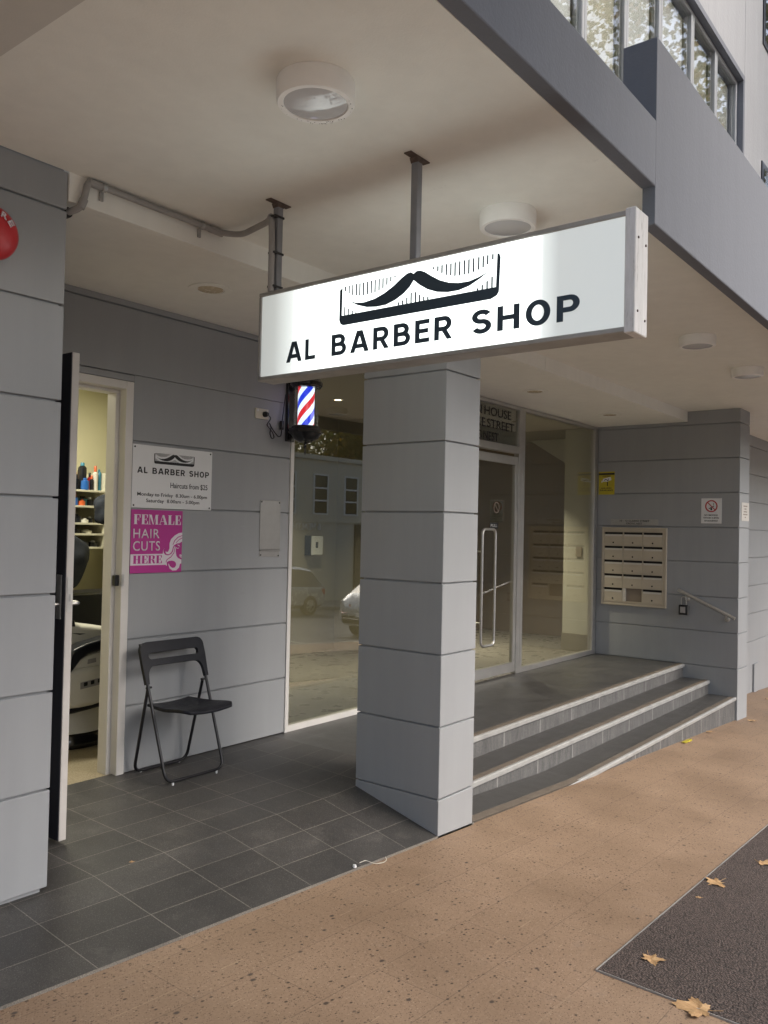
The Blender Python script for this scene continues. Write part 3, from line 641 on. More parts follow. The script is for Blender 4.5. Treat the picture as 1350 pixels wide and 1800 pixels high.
# ---- rooms behind
q = Part().box(-2.6, .5, 3.85, 3.95, .1, 3.3).box(.40, .48, WY+.15, 3.85, .1, 3.3).box(-2.6, -2.5, WY+.15, 3.85, .1, 3.3).box(-2.6, .5, WY+.15, 3.95, 2.95, 3.04)
q.box(-1.70, -1.69, WY+.14, WY+.15, .2, 2.5)
q.build('barber_room', 'room_wall', B)
a = N('speckled vinyl floor'); v = a.coord(); n_ = a.noise(120, 4, .7, v)
M_['roomfloor'] = a.bsdf(a.ramp(n_, [(.35, (.24, .19, .12)), (.6, (.42, .36, .25))]), .4)
Part().box(-2.5, .40, WY+.045, 3.85, .1, .198).build('barber_floor', 'roomfloor', B)
q = Part().box(.5, 9.5, 5.2, 5.3, .1, 3.3).box(9.4, 9.5, .8, 5.2, .1, 3.3).box(.5, .56, WY+.15, 5.2, .1, 3.04); q.build('lobby_wall', 'lobby_wall', B)
Part().box(7.2, 7.25, 1.9, 5.19, .2, 3.03).build('lobby_side_wall', 'lobby_brown', B)
q = Part().hexa([(6.9, 1.85, 2.25), (7.19, 1.85, 2.25), (7.19, 1.86, 2.25), (6.9, 1.86, 2.25), (6.9, 1.85, 3.03), (7.19, 1.85, 3.03), (7.19, 3.14, 3.03), (6.9, 3.14, 3.03)]); q.build('stair_soffit', 'lobby_cream', B)
q = Part().box(6.0, 6.9, 1.80, 2.15, .42, 3.035); q.build('lobby_pillar', 'lobby_cream', B); Part().box(5.99, 6.9, 1.79, 2.16, .2, .42).build('pillar_base', 'lobby_wall', B)
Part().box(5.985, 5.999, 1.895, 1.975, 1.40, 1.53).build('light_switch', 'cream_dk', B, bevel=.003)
Part().box(.5, 9.4, WY+.06, 5.2, ZS+.0, 3.1).build('lobby_ceiling', 'lobby_wall', B)
Part().box(.5, 9.4, WY+.02, 5.2, .1, .199).build('lobby_floor', 'lobby_floor', B)
Part().box(3.9, 4.0, 3.2, 5.2, .2, 3.04).build('lobby_partition', 'lobby_wall', B)

# ---------------------------------------------------------------- entrance steps
S = thing('entrance_steps', 'dark tiled entrance steps with pale nosings climbing to the glass door', 'steps', (3, .3, -.1))
X0, X1 = .377, 5.997
Part().box(X0, X1, .662, WY+.02, -.2, .199).build('landing', 'tread', S)
def z1t(x): return max(-.112, zp(x)+.0035)
p = Part(); Part
Part().box(X0, X1, .371, .606, -.4, .043).build('tread', 'tread', S); 
def strip(name, y0, y1, ztop, th, mat, bevel=.003): return Part().box(X0, X1, y0, y1, ztop-th, ztop).build(name, mat, S, bevel=bevel)
strip('grip_strip', .617, .6618, .2005, .03, 'grip', 0); strip('grip_strip', .327, .3708, .0445, .03, 'grip', 0)
strip('nosing', .586, .6168, .2005, .040, 'nosing', .007); strip('nosing', .296, .3268, .0445, .040, 'nosing', .007)
Part().box(X0, X1, .607, .64, -.3, .166).build('riser', 'stone', S); Part().box(X0, X1, .316, .35, -.3, .010).build('riser', 'stone', S)
def warped(name, y0, y1, mat, dz, th):
    p = Part(); xs = [X0+(X1-X0)*i/40 for i in range(41)]
    for a, b in zip(xs, xs[1:]):
        za, zb = z1t(a)+dz, z1t(b)+dz
        p.hexa([(a, y0, za-th), (b, y0, zb-th), (b, y1, zb-th), (a, y1, za-th), (a, y0, za), (b, y0, zb), (b, y1, zb), (a, y1, za)])
    bmesh.ops.remove_doubles(p.bm, verts=p.bm.verts, dist=1e-5)
    return p.build(name, mat, S)
warped('tread', .082, .33, 'tread', 0, .2); warped('grip_strip', .012, .0817, 'grip', .0, .03); Part().box(.8, X1, .006, .0368, -.146, -.1095).build('nosing', 'nosing', S, bevel=.007)
warped('riser', .025, .06, 'stone', -.0355, .5)

# ---------------------------------------------------------------- hanging lightbox sign
SX, SX2, SY0, SY1, SZ0, SZ1 = -1.277, -1.172, .173, -1.568, 2.352, 2.75
LB = thing('lightbox_sign', 'long white backlit lightbox sign with moustache and comb logo hanging under the awning', 'sign', (SX+.05, -.7, SZ0))
f = .018
q = Part().box(SX, SX2, SY1, SY0, SZ1-f, SZ1).box(SX, SX2, SY1, SY0, SZ0, SZ0+f).box(SX, SX2, SY0-f, SY0, SZ0+f, SZ1-f)
q.build('casing', 'alu_dull', LB, bevel=.003)
Part().box(SX-.003, SX2+.003, SY1-.006, SY1+.030, SZ0-.004, SZ1+.006).build('end_cap', 'sidecap', LB, bevel=.003)
Part().box(SX+.004, SX+.029, SY1+.031, SY0-f-.001, SZ0+f+.001, SZ1-f-.001).build('acrylic_face', 'signwhite', LB)
Part().box(SX2-.029, SX2-.004, SY1+.031, SY0-f-.001, SZ0+f+.001, SZ1-f-.001).build('acrylic_face', 'signwhite', LB)
for (yy, zz) in ((SX+.02, 2.42), (SX2-.02, 2.40), (SX+.02, 2.66), (SX2-.02, 2.65)): Part().lathe((yy, SY1-.006, zz), [(.0045, 0), (.004, .003)], 10, (0, -1, 0)).build('screw', 'rust', LB)
ST = [(.057,.024),(.115,.002),(.171,-.004),(.245,.004),(.308,.023),(.37,.052),(.422,.085),(.456,.102),(.48,.105),(.497,.093),(.516,.104),(.539,.103),(.567,.091),(.609,.063),(.659,.033),(.716,.011),(.771,0),(.834,-.002),(.887,.009),(.941,.027),(.895,.001),(.834,-.025),(.772,-.037),(.709,-.036),(.644,-.024),(.585,-.001),(.534,.031),(.498,.06),(.475,.031),(.437,.002),(.381,-.024),(.319,-.04),(.256,-.041),(.191,-.033),(.125,-.012)]
CB = [(.017,.1),(-.002,.087),(-.003,-.077),(.007,-.1),(.027,-.109),(.957,-.109),(.99,-.096),(1.001,-.079),(1.007,.084),(1.0,.102),(.989,.106),(.984,-.0545),(.015,-.0545)]
TE = [(.038,.104,.077),(.064,.105,.06),(.09,.104,.048),(.116,.105,.041),(.14,.105,.037),(.165,.105,.033),(.193,.105,.035),(.219,.105,.037),(.245,.105,.038),(.272,.105,.044),(.298,.105,.051),(.324,.105,.065),(.35,.104,.078),(.377,.105,.094),(.621,.106,.095),(.647,.106,.08),(.672,.107,.066),(.698,.107,.051),(.725,.106,.045),(.75,.107,.038),(.777,.107,.035),(.804,.107,.035),(.83,.107,.035),(.857,.107,.039),(.886,.107,.045),(.911,.107,.052),(.936,.107,.062),(.964,.107,.08),(.036,-.008,-.054),(.061,-.023,-.054),(.089,-.036,-.054),(.114,-.049,-.054),(.404,-.039,-.054),(.43,-.033,-.054),(.457,-.022,-.054),(.484,-.002,-.054),(.512,-.003,-.054),(.537,-.021,-.054),(.564,-.034,-.054),(.589,-.039,-.054),(.882,-.044,-.054),(.908,-.032,-.054),(.935,-.018,-.054),(.962,-.002,-.054)]
def logo(fr, u0, v0, s, mat, parent, d=.0005, tw=.0092):
    T = lambda P: [(u0+a*s, v0+b*s) for a, b in P]
    q = Part().prism(T(ST), fr, d, d+.0012).prism(T(CB), fr, d, d+.0010)
    for x, a, b in TE: q.prism(T([(x-tw/2, b), (x+tw/2, b), (x+tw/2, a), (x-tw/2, a)]), fr, d, d+.0008)
    return q.build('logo', mat, parent)
fr = FS_(SX+.0035)
logo(fr, .312, 2.62, .757, 'signink', LB)
for wd, ua, ub in (('AL', .008, .178), ('BARBER', .270, .872), ('SHOP', .958, 1.382)): bold(wd, fr, ua, ub, 2.416, 2.505, 'signink', LB)
# hanging posts
for (px, py, lab, grp) in ((-1.235, .105, 'grey square post strapped with conduit above the sign end nearest the wall', 1), (-1.245, -.672, 'grey square hanging post above the middle of the lit sign', 0)):
    h = thing('hanging_post', lab, 'sign post', (px, py, SZ1), 'posts holding up the lightbox sign')
    r = .0165
    Part().box(px-r, px+r, py-r, py+r, SZ1, ZC-.008).build('post', 'postgrey', h, bevel=.003)
    Part().box(px-.065, px+.065, py-.018, py+.018, ZC-.0055, ZC-.0003).build('top_plate', 'rust', h, bevel=.002)
    Part().hexa([(px-r, py-r-.001, ZC-.026), (px+r, py-r-.001, ZC-.026), (px+r, py+r+.001, ZC-.026), (px-r, py+r+.001, ZC-.026), (px-.026, py-r-.001, ZC-.008), (px+.026, py-r-.001, ZC-.008), (px+.026, py+r+.001, ZC-.008), (px-.026, py+r+.001, ZC-.008)]).build('gusset', 'rust', h)
    if grp:
        for zz in (ZC-.075, ZC-.24, SZ1+.02): Part().box(px-r-.022, px+r+.003, py-r-.004, py+r+.004, zz, zz+.009).build('cable_tie', 'black', h)
# conduit along the soffit edge
cy_ = .566
CO = thing('electrical_conduit', 'grey electrical conduit running under the ceiling from the pier to the sign post', 'conduit', (-1.5, cy_, 3.13))
path = bez([(-1.955, .64, 3.005), (-1.93, .57, 3.02), (-1.915, cy_, 3.075), (-1.905, cy_, 3.138), (-1.85, cy_, 3.140), (-1.17, cy_, 3.138), (-1.14, .45, 3.115), (-1.19, .21, 3.115), (-1.268, .115, 3.10), (-1.268, .108, 3.0), (-1.270, .105, SZ1)], .05, 5)
Part().tube(path, .0145, 12).build('tube', 'conduit', CO, smooth=True)
for a, b in (((-1.90, cy_, 3.139), (-1.84, cy_, 3.139)), ((-1.245, cy_, 3.139), (-1.165, cy_, 3.137)), ((-1.93, .575, 3.02), (-1.918, cy_, 3.06))): Part().tube([a, b], .0175, 12).build('coupling', 'conduit', CO, smooth=True)
for x in (-1.826, -1.292):
    q = Part().tube([(x-.009, cy_, 3.139), (x+.009, cy_, 3.139)], .0185, 12).box(x-.009, x+.009, .581, .5895, 3.085, 3.125); q.build('saddle', 'galv', CO, bevel=.001)
Part().lathe((-1.955, .655, 3.005), [(.022, 0), (.022, .03)], 12, (0, -1, 0)).build('gland', 'black', CO)

# ---------------------------------------------------------------- ceiling lights
def round_light(x, y, lab):
    t = thing('ceiling_light', lab, 'ceiling light', (x, y, ZC), 'round lights on the awning ceiling')
    Part().lathe((x, y, ZC-.0003), [(.128, 0), (.130, -.006), (.129, -.066), (.125, -.074), (.108, -.074), (.106, -.072), (.106, -.05)], 48, cap=False).build('ring', 'lamp', t, smooth=True)
    Part().lathe((x, y, ZC), [(.0005, -.078), (.04, -.0775), (.08, -.075), (.1055, -.070), (.1055, -.045), (.0005, -.045)], 48, cap=False).build('diffuser', 'diff', t, smooth=True)
    return t
L1 = round_light(-1.879, -.717, 'large round white ceiling light nearest the viewer, insect specks on its rim')
q = Part(); random.seed(3)
for i in range(34):
    a = radians(random.gauss(40, 45)); rr = random.uniform(.109, .126); w = random.uniform(.0008, .002)
    Part().lathe((-1.879+rr*cos(a), -.717+rr*sin(a), ZC-.0737), [(w, 0), (w, -.0012)], 6).build('insect_speck', 'ink', L1)
for x, y, lab in ((-.545, -.684, 'round white ceiling light half hidden by the top edge of the lit sign'), (2.326, -.651, 'round white ceiling light to the right of the sign, nearer of the far pair'), (3.729, -.645, 'round white ceiling light farthest right, above the far column')):
    r = copy_tree([o for o in L1.children][0].parent); r.location = (x, y, ZC); tag(r, lab, 'ceiling light')
    for ch in list(r.children):
        if ch.name.startswith('insect'): bpy.data.objects.remove(ch)
def downlight(x, y, z, lab, mat='beige', R=.125, grp='recessed downlights in the soffit'):
    t = thing('recessed_downlight', lab, 'downlight', (x, y, z), grp)
    Part().lathe((x, y, z), [(R, -.0005), (R, -.005), (R*.66, -.007), (R*.58, .004), (R*.58, .012)], 40, cap=False).build('trim_ring', 'ceil' if mat == 'beige' else 'white', t, smooth=True)
    Part().lathe((x, y, z-.001), [(.001, 0.0), (R*.57, 0.0), (R*.57, -.004), (R*.3, -.008), (.001, -.009)], 32, cap=False).build('lens', mat, t, smooth=True)
downlight(-.788, 1.095, ZS-.001, 'recessed beige downlight in the soffit above the barber doorway')
downlight(3.206, 1.135, ZS, 'recessed downlight in the soffit in front of the building name')
downlight(5.016, 1.141, ZS, 'recessed downlight in the soffit beside the letterbox wall')
downlight(2.606, 3.096, ZS-.002, 'small lit downlight glowing inside behind the shop window', 'lampon', .06, 'lit downlights inside the lobby')

# ---------------------------------------------------------------- things on the shop wall
# hours sign
fr = FW_(WY-.001)
HS = thing('hours_sign', 'white rectangular barber shop sign with prices and opening hours beside the doorway', 'sign', (-.54, WY, 1.99))
Part().rect(fr, -.853, -.237, 1.797, 2.183, 0, .005).build('board', 'white', HS, bevel=.001)
fr = FW_(WY-.0065)
logo(fr, -.697, 2.108, .31, 'ink', HS)
for wd, ua, ub in (('AL', -.818, -.745), ('BARBER', -.708, -.459), ('SHOP', -.424, -.262)): bold(wd, fr, ua, ub, 2.010, 2.048, 'ink', HS, 0, .0008)
text('Haircuts from $25', fr, -.570, -.272, 1.924, 1.963, 'ink', 'lettering', HS, 0, .0008, .006)
text('Monday to Friday  8.30am - 6.00pm', fr, -.814, -.274, 1.864, 1.893, 'ink', 'lettering', HS, 0, .0008, .004)
text('Saturday  8.00am - 5.00pm', fr, -.749, -.337, 1.826, 1.855, 'ink', 'lettering', HS, 0, .0008, .004)
for u in (-.838, -.252):
    for v in (1.812, 2.168): Part().lathe((u, WY-.006, v), [(.006, 0), (.005, .002)], 10, (0, -1, 0)).build('screw', 'ink', HS)
# pink poster
PS = thing('female_haircuts_poster', 'bright pink square poster with white lettering below the hours sign', 'poster', (-.66, WY, 1.59))
fr = FW_(WY-.001)
Part().rect(fr, -.850, -.4663, 1.398, 1.786, 0, .003).build('board', 'magenta', PS)
fr = FW_(WY-.0042)
HA = [(-.4664,1.6488),(-.4924,1.6456),(-.5246,1.63),(-.5526,1.6063),(-.5632,1.58),(-.5632,1.5478),(-.5715,1.5289),(-.5838,1.5231),(-.5901,1.5319),(-.5919,1.5218),(-.5835,1.5129),(-.5674,1.5113),(-.5516,1.5199),(-.5414,1.536),(-.5383,1.5535),(-.5298,1.5667),(-.5084,1.5785),(-.4867,1.5814),(-.4664,1.5918)]
HB = [(-.6013,1.5503),(-.6089,1.5364),(-.6059,1.519),(-.5921,1.5072),(-.5707,1.504),(-.5478,1.5126),(-.534,1.53),(-.531,1.5506),(-.5224,1.5623),(-.513,1.5505),(-.5141,1.5299),(-.5077,1.5004),(-.4946,1.4869),(-.4686,1.4762),(-.4678,1.4525),(-.478,1.4497),(-.4853,1.4262),(-.5066,1.409),(-.5354,1.4083),(-.5574,1.422),(-.567,1.4427),(-.5673,1.4544),(-.5561,1.4366),(-.5359,1.4244),(-.518,1.427),(-.5076,1.4414),(-.5099,1.4562),(-.5229,1.4667),(-.5447,1.4715),(-.566,1.4689),(-.5818,1.4619),(-.5792,1.4371),(-.59,1.4457),(-.8495,1.4457),(-.8495,1.5132),(-.6135,1.5147),(-.61,1.5364)]
EY = [(-.5132,1.5564),(-.5002,1.5498),(-.4858,1.5533),(-.4965,1.546),(-.5093,1.549)]
BR = [(-.5046,1.5726),(-.49,1.5696),(-.4805,1.5607),(-.4934,1.5637)]
LP = [(-.4879,1.506),(-.4752,1.5089),(-.4664,1.5052),(-.4664,1.4994),(-.4804,1.5015)]
LQ = [(-.4858,1.4986),(-.4664,1.4954),(-.4664,1.4895),(-.4764,1.4911)]
q = Part()
for i, P in enumerate((HB, HA, EY, BR, LP, LQ)): q.prism(P, fr, 0, .0008+.0001*i)
q.build('woman_silhouette', 'pinkwhite', PS)
q = Part()
for P in ([(-.466, 1.632), (-.50, 1.622), (-.528, 1.598), (-.54, 1.57), (-.536, 1.57), (-.523, 1.595), (-.497, 1.617), (-.466, 1.628)], [(-.466, 1.617), (-.492, 1.605), (-.515, 1.585), (-.512, 1.583), (-.49, 1.601), (-.466, 1.612)], [(-.522, 1.556), (-.53, 1.522), (-.552, 1.497), (-.582, 1.48), (-.59, 1.462), (-.585, 1.463), (-.578, 1.477), (-.549, 1.492), (-.526, 1.519), (-.518, 1.552)]): q.prism(P, fr, .0011, .0016)
q.build('hair_strand', 'magenta', PS)
GL = {  # fat-face capitals on a unit square: thick stems, hairline serifs
 'F': [[(.08,.0),(.55,.0),(.55,.05),(.08,.05)],[(.14,.05),(.48,.05),(.48,.95),(.14,.95)],[(.08,.95),(.98,.95),(.98,1),(.08,1)],[(.90,.66),(.98,.66),(.98,.95),(.80,.95)],[(.48,.48),(.72,.48),(.72,.53),(.48,.53)],[(.72,.34),(.78,.34),(.78,.67),(.72,.67)]],
 'E': [[(.08,.0),(.98,.0),(.98,.05),(.08,.05)],[(.14,.05),(.48,.05),(.48,.95),(.14,.95)],[(.08,.95),(.95,.95),(.95,1),(.08,1)],[(.87,.68),(.95,.68),(.95,.95),(.78,.95)],[(.80,.05),(.98,.05),(.98,.34),(.91,.34)],[(.48,.48),(.70,.48),(.70,.53),(.48,.53)],[(.70,.36),(.76,.36),(.76,.65),(.70,.65)]],
 'L': [[(.08,.0),(.98,.0),(.98,.05),(.08,.05)],[(.14,.05),(.50,.05),(.50,.95),(.14,.95)],[(.06,.95),(.60,.95),(.60,1),(.06,1)],[(.80,.05),(.98,.05),(.98,.38),(.91,.38)]],
 'H': [[(.02,.0),(.44,.0),(.44,.05),(.02,.05)],[(.08,.05),(.38,.05),(.38,.95),(.08,.95)],[(.02,.95),(.44,.95),(.44,1),(.02,1)],[(.56,.0),(.98,.0),(.98,.05),(.56,.05)],[(.62,.05),(.92,.05),(.92,.95),(.62,.95)],[(.56,.95),(.98,.95),(.98,1),(.56,1)],[(.38,.47),(.62,.47),(.62,.53),(.38,.53)]],
 'M': [[(.0,.0),(.24,.0),(.24,.05),(.0,.05)],[(.09,.05),(.15,.05),(.15,.95),(.09,.95)],[(.02,.95),(.30,.95),(.30,1),(.02,1)],[(.152,.949),(.152,.80),(.44,.0),(.52,.0),(.52,.05),(.32,.949)],[(.53,.06),(.72,.75),(.72,.95),(.70,.95)],[(.722,.05),(.93,.05),(.93,.95),(.722,.95)],[(.67,.0),(1,.0),(1,.05),(.67,.05)],[(.70,.951),(1,.951),(1,1),(.70,1)]],
 'A': [[(.0,.0),(.28,.0),(.28,.05),(.0,.05)],[(.10,.05),(.15,.05),(.46,.86),(.42,.96)],[(.42,.97),(.68,.05),(.98,.05),(.60,1),(.43,1)],[(.60,.0),(1,.0),(1,.049),(.60,.049)],[(.24,.30),(.595,.30),(.58,.35),(.26,.35)]],
 'R': [[(.02,.0),(.46,.0),(.46,.05),(.02,.05)],[(.08,.05),(.38,.05),(.38,.95),(.08,.95)],[(.02,.95),(.60,.95),(.60,1),(.02,1)],[(.60,1),(.60,.95),(.62,.75),(.60,.55),(.78,.53),(.90,.64),(.90,.88),(.80,.97)],[(.38,.48),(.60,.48),(.60,.53),(.38,.53)],[(.50,.479),(.62,.20),(.70,.02),(.85,-.01),(.98,.06),(.96,.10),(.90,.10),(.86,.25),(.80,.45),(.68,.479)]]}
def fat(word, u0, u1, v0, v1, mat, ws):
    q = Part(); tot = sum(ws); x = u0; k = (u1-u0)/tot
    for c, w in zip(word, ws):
        for i, P in enumerate(GL[c]): q.prism([(x+a*w*k*.95, v0+b*(v1-v0)) for a, b in P], fr, .0015, .0022+.00005*i)
        x += w*k
    q.build('lettering', mat, PS)
fat('FEMALE', -.836, -.477, 1.697, 1.757, 'pinkwhite', [.95, .95, 1.35, 1.15, .95, .9])
fat('HERE', -.832, -.616, 1.456, 1.506, 'magenta', [1.15, .95, 1.1, .95])
text('HAIR', fr, -.834, -.643, 1.612, 1.669, 'pinkwhite', 'lettering', PS, .0015, .0008, .005, 1.1)
text('CUTS', fr, -.834, -.637, 1.534, 1.594, 'pinkwhite', 'lettering', PS, .0015, .0008, .005, 1.1)
# steel plate
SP = thing('steel_plate', 'blank brushed steel cover plate screwed to the wall below the barber pole', 'plate', (.31, WY, 1.69))
fr = FW_(WY-.001)
q = Part().rect(fr, .210, .412, 1.535, 1.887, 0, .004)
q.prism([(.210, 1.487), (.408, 1.480), (.410, 1.534), (.210, 1.534)], fr, .0, .003); q.prism([(.212, 1.527), (.409, 1.523), (.409, 1.5345), (.212, 1.5345)], fr, .0031, .012); q.build('cover', 'plate', SP, bevel=.0015)
for u, v in ((.223, 1.874), (.398, 1.872), (.223, 1.498), (.398, 1.492)): Part().lathe((u, WY-.005, v), [(.006, 0), (.005, .002)], 10, (0, -1, 0)).build('screw', 'ink', SP)
# power point + plug and lead
PO = thing('power_outlet', 'ivory double power outlet with a black plug in it, beside the barber pole', 'power outlet', (.2, WY, 2.49))
Part().box(.138, .263, WY-.012, WY-.0003, 2.457, 2.530).build('faceplate', 'socket', PO, bevel=.004, seg=2)
for xx in (.15, .238): Part().box(xx, xx+.012, WY-.016, WY-.012, 2.507, 2.522).build('switch', 'white', PO, bevel=.002)
PL = thing('plug_lead', 'black plug with a looped flex hanging between the outlet and the barber pole', 'power lead', (.225, WY-.02, 2.49))
Part().lathe((.222, WY-.012, 2.492), [(.020, 0), (.020, .018), (.012, .034)], 16, (0, -1, 0)).build('plug', 'black', PL, smooth=True)
y = WY-.02
lead = bez([(.222, y-.02, 2.49), (.27, y-.015, 2.47), (.235, y, 2.42), (.262, y, 2.40), (.30, y, 2.37), (.315, y, 2.335), (.29, y, 2.325), (.268, y, 2.36), (.285, y, 2.41), (.26, y, 2.44), (.275, y-.006, 2.41), (.30, y-.004, 2.385), (.355, y, 2.345), (.383, y, 2.355), (.388, y, 2.44), (.405, y, 2.57), (.42, y, 2.66)], .03, 4)
Part().tube(lead, .0036, 8).build('flex', 'black', PL, smooth=True)
Part().box(.374, .400, y-.012, y+.012, 2.40, 2.465).build('inline_switch', 'black', PL, bevel=.005, seg=2)
# barber pole
bx, by = .475, 1.527
BP = thing('barber_pole', 'lit red white and blue striped barber pole in a black wall bracket', 'barber pole', (bx, by, 2.57))
q = Part().box(.438, .512, WY-.032, WY-.0005, 2.322, 2.765); q.build('wall_bracket', 'blackgloss', BP, bevel=.006, seg=2)
for za, zb_ in ((2.715, 2.755), (2.365, 2.41)): Part().box(bx-.03, bx+.03, by+.05, WY-.03, za, zb_).build('arm', 'blackgloss', BP, bevel=.005)
Part().lathe((bx, by, 2.700), [(.001, 0), (0.104, 0), (0.109, .012), (0.116, .018), (0.116, .040), (0.100, .052), (0.094, .072), (0.059, .085), (.001, .087)], 40, cap=False).build('top_cap', 'blackgloss', BP, smooth=True)
Part().lathe((bx, by, 2.425), [(.001, 0), (0.099, 0), (0.104, -.008), (0.106, -.02), (0.118, -.03), (0.123, -.048), (0.114, -.058), (0.106, -.066), (0.085, -.092), (0.054, -.112), (.020, -.124), (.010, -.13), (.010, -.143), (.014, -.149), (.010, -.156), (.006, -.162), (.005, -.195), (.002, -.206), (.001, -.207)], 40, cap=False).build('bottom_bell', 'blackgloss', BP, smooth=True)
Part().lathe((bx, by, 2.425), [(.060, 0), (.060, .275)], 48, cap=False).build('striped_drum', 'stripe', BP, smooth=True, loc=(bx, by, 2.425))
Part().lathe((bx, by, 2.4255), [(.088, 0), (.088, .274), (.085, .274), (.085, 0), (.088, 0)], 48, cap=False).build('glass_cover', 'glass_clear', BP, smooth=True)
# fire bell on pier
FBx, FBz = -2.305, 2.805
FB = thing('fire_bell', 'round red fire bell with white lettering on the left pier, cut by the photo edge', 'fire bell', (FBx, .6, FBz))
Part().lathe((FBx, .5995, FBz), [(.085, 0), (.085, .012), (.105, .014), (.106, .03), (.102, .045), (.085, .062), (.055, .073), (.02, .078), (.001, .078)], 48, (0, -1, 0), cap=False).build('gong', 'red', FB, smooth=True)
for ch, ang in zip('FIRE', (128, 102, 66, 36)):
    a = radians(ang); r = .068
    cu, cv = FBx+r*cos(a), FBz+r*sin(a); tt = a-pi/2
    n = Vector((cos(a)*.42, -.9, sin(a)*.42)).normalized(); u = Vector((cos(tt), 0, sin(tt))); v = -n.cross(u) if (-n.cross(u)).dot(Vector((cos(a), 0, sin(a)))) > 0 else n.cross(u)
    o = Vector((cu, .5995-.0715, cv)); text(ch, (o, u, v, n), -.012 if ch != 'I' else -.003, .012 if ch != 'I' else .003, -.015, .015, 'pinkwhite', 'lettering', FB, 0, .004, .01)
text('ALARM', (Vector((FBx, .5995-.0745, FBz-.012)), Vector((1, 0, 0)), Vector((0, 0, 1)), Vector((0, -1, 0))), .0, .05, -.012, .006, 'pinkwhite', 'lettering', FB, 0, .004, 0) if False else None

# ---------------------------------------------------------------- folding chair
CZ = .197; cx0, cx1 = -.805, -.37
CH = thing('folding_chair', 'black folding chair standing open against the grey wall by the doorway', 'chair', (-.58, 1.5, CZ))
xa, xb = -.842, -.385
def yz(t): return 1.335+t*(1.585-1.335), CZ+.012+t*.775     # front leg runs up into the back rail
r = .0095
# front frame: two front legs joined by a bar at the floor, tilting back to carry the backrest
yb, zb = yz(1.0); yt, zt = yz(.0)
fpath = bez([(xa, yb, zb), (xa+.02, yt, zt), (xb-.005, yt, zt), (xb-.02, yb, zb)], .06, 7)
Part().tube(fpath, r, 12).build('front_frame', 'blacksat', CH, smooth=True)
py_, pz_ = yz(.69)
rpath = bez([(xa+.021, py_+.02, pz_-.02), (xa+.030, 1.655, CZ+.012), (xb-.035, 1.655, CZ+.012), (xb-.026, py_+.02, pz_-.02)], .06, 7)
Part().tube(rpath, r, 12).build('rear_frame', 'blacksat', CH, smooth=True)
Part().tube([(xa-.004, py_, pz_-.01), (xa+.034, py_+.005, pz_-.01)], .007).build('pivot', 'blacksat', CH); Part().tube([(xb+.004-.02, py_, pz_-.01), (xb-.05, py_+.005, pz_-.01)], .007).build('pivot', 'blacksat', CH)
# seat: gently dished slab
q = Part(); nx, ny = 16, 12; sx0, sx1, sy0, sy1 = xa+.040, xb-.046, 1.19, 1.60
def seat_pt(i, j, top):
    u, v = i/nx, j/ny; X = sx0+(sx1-sx0)*u; Y = sy0+(sy1-sy0)*v
    inset = .03*max(0, v-.5)*2
    X = X+(inset if u < .5 else -inset)*abs(2*u-1)
    if v < .12: X = X*(1)+(.5*(sx0+sx1)-X)*.16*((.12-v)/.12)**2
    z = CZ+.435+.012*(2*u-1)**2-.022*v+.010*math.exp(-((v-.55)/.3)**2)*-1
    if v < .15: z -= .012*((.15-v)/.15)**2
    return (X, Y, z-(0 if top else .02))
T = [[q.bm.verts.new(seat_pt(i, j, 1)) for j in range(ny+1)] for i in range(nx+1)]; Bt = [[q.bm.verts.new(seat_pt(i, j, 0)) for j in range(ny+1)] for i in range(nx+1)]
for i in range(nx):
    for j in range(ny):
        q.bm.faces.new((T[i][j], T[i+1][j], T[i+1][j+1], T[i][j+1])); q.bm.faces.new((Bt[i][j+1], Bt[i+1][j+1], Bt[i+1][j], Bt[i][j]))
for i in range(nx):
    q.bm.faces.new((Bt[i][0], Bt[i+1][0], T[i+1][0], T[i][0])); q.bm.faces.new((T[i][ny], T[i+1][ny], Bt[i+1][ny], Bt[i][ny]))
for j in range(ny):
    q.bm.faces.new((T[0][j], T[0][j+1], Bt[0][j+1], Bt[0][j])); q.bm.faces.new((Bt[nx][j], Bt[nx][j+1], T[nx][j+1], T[nx][j]))
q.build('seat', 'chairseat', CH, smooth=True, bevel=.006, seg=2)
# backrest: panel with a long hand slot, ends wrapping the rails
tdir = Vector((0, yb-yt, zb-zt)).normalized(); ndir = Vector((0, -tdir.z, tdir.y))
o_ = Vector((xa, yz(.775)[0], yz(.775)[1]))
frb = (o_, Vector((1, 0, 0)), tdir, ndir); wdt = xb-.012-xa; hgt = .185
q = Part(); top = hgt; d0, d1 = -.012, .012
def arc(cx, cy, r, a0, a1, n=6): return [(cx+r*cos(a0+(a1-a0)*i/n), cy+r*sin(a0+(a1-a0)*i/n)) for i in range(n+1)]
outer_top = arc(.03, top-.04, .045, pi, pi/2)+arc(wdt-.03, top-.04, .045, pi/2, 0)
sl0, sl1 = top-.10, top-.062    # slot
L_, R_ = -.014, wdt+.014
xsl, xsr = .055, wdt-.055
top_piece = [(L_, sl1+.0), *arc(.036, top-.045, .05, pi, pi/2), *arc(wdt-.036, top-.045, .05, pi/2, 0), (R_, sl1), (xsr, sl1), (xsl, sl1)]
q.prism(top_piece, frb, d0, d1)
slh = (sl1-sl0)/2; cm = (sl0+sl1)/2
q.prism([(L_, sl0), *[(xsl+.0-slh+.0+slh*(1-cos(t)), cm-slh*cos(t)) if False else (xsl-slh*sin(t)+.0, cm-slh*cos(t)) for t in [pi*i/6 for i in range(7)]], (L_, sl1)], frb, d0, d1)
q.prism([(R_, sl1), *[(xsr+slh*sin(t), cm+slh*cos(t)) for t in [pi*i/6 for i in range(7)]], (R_, sl0)], frb, d0, d1)
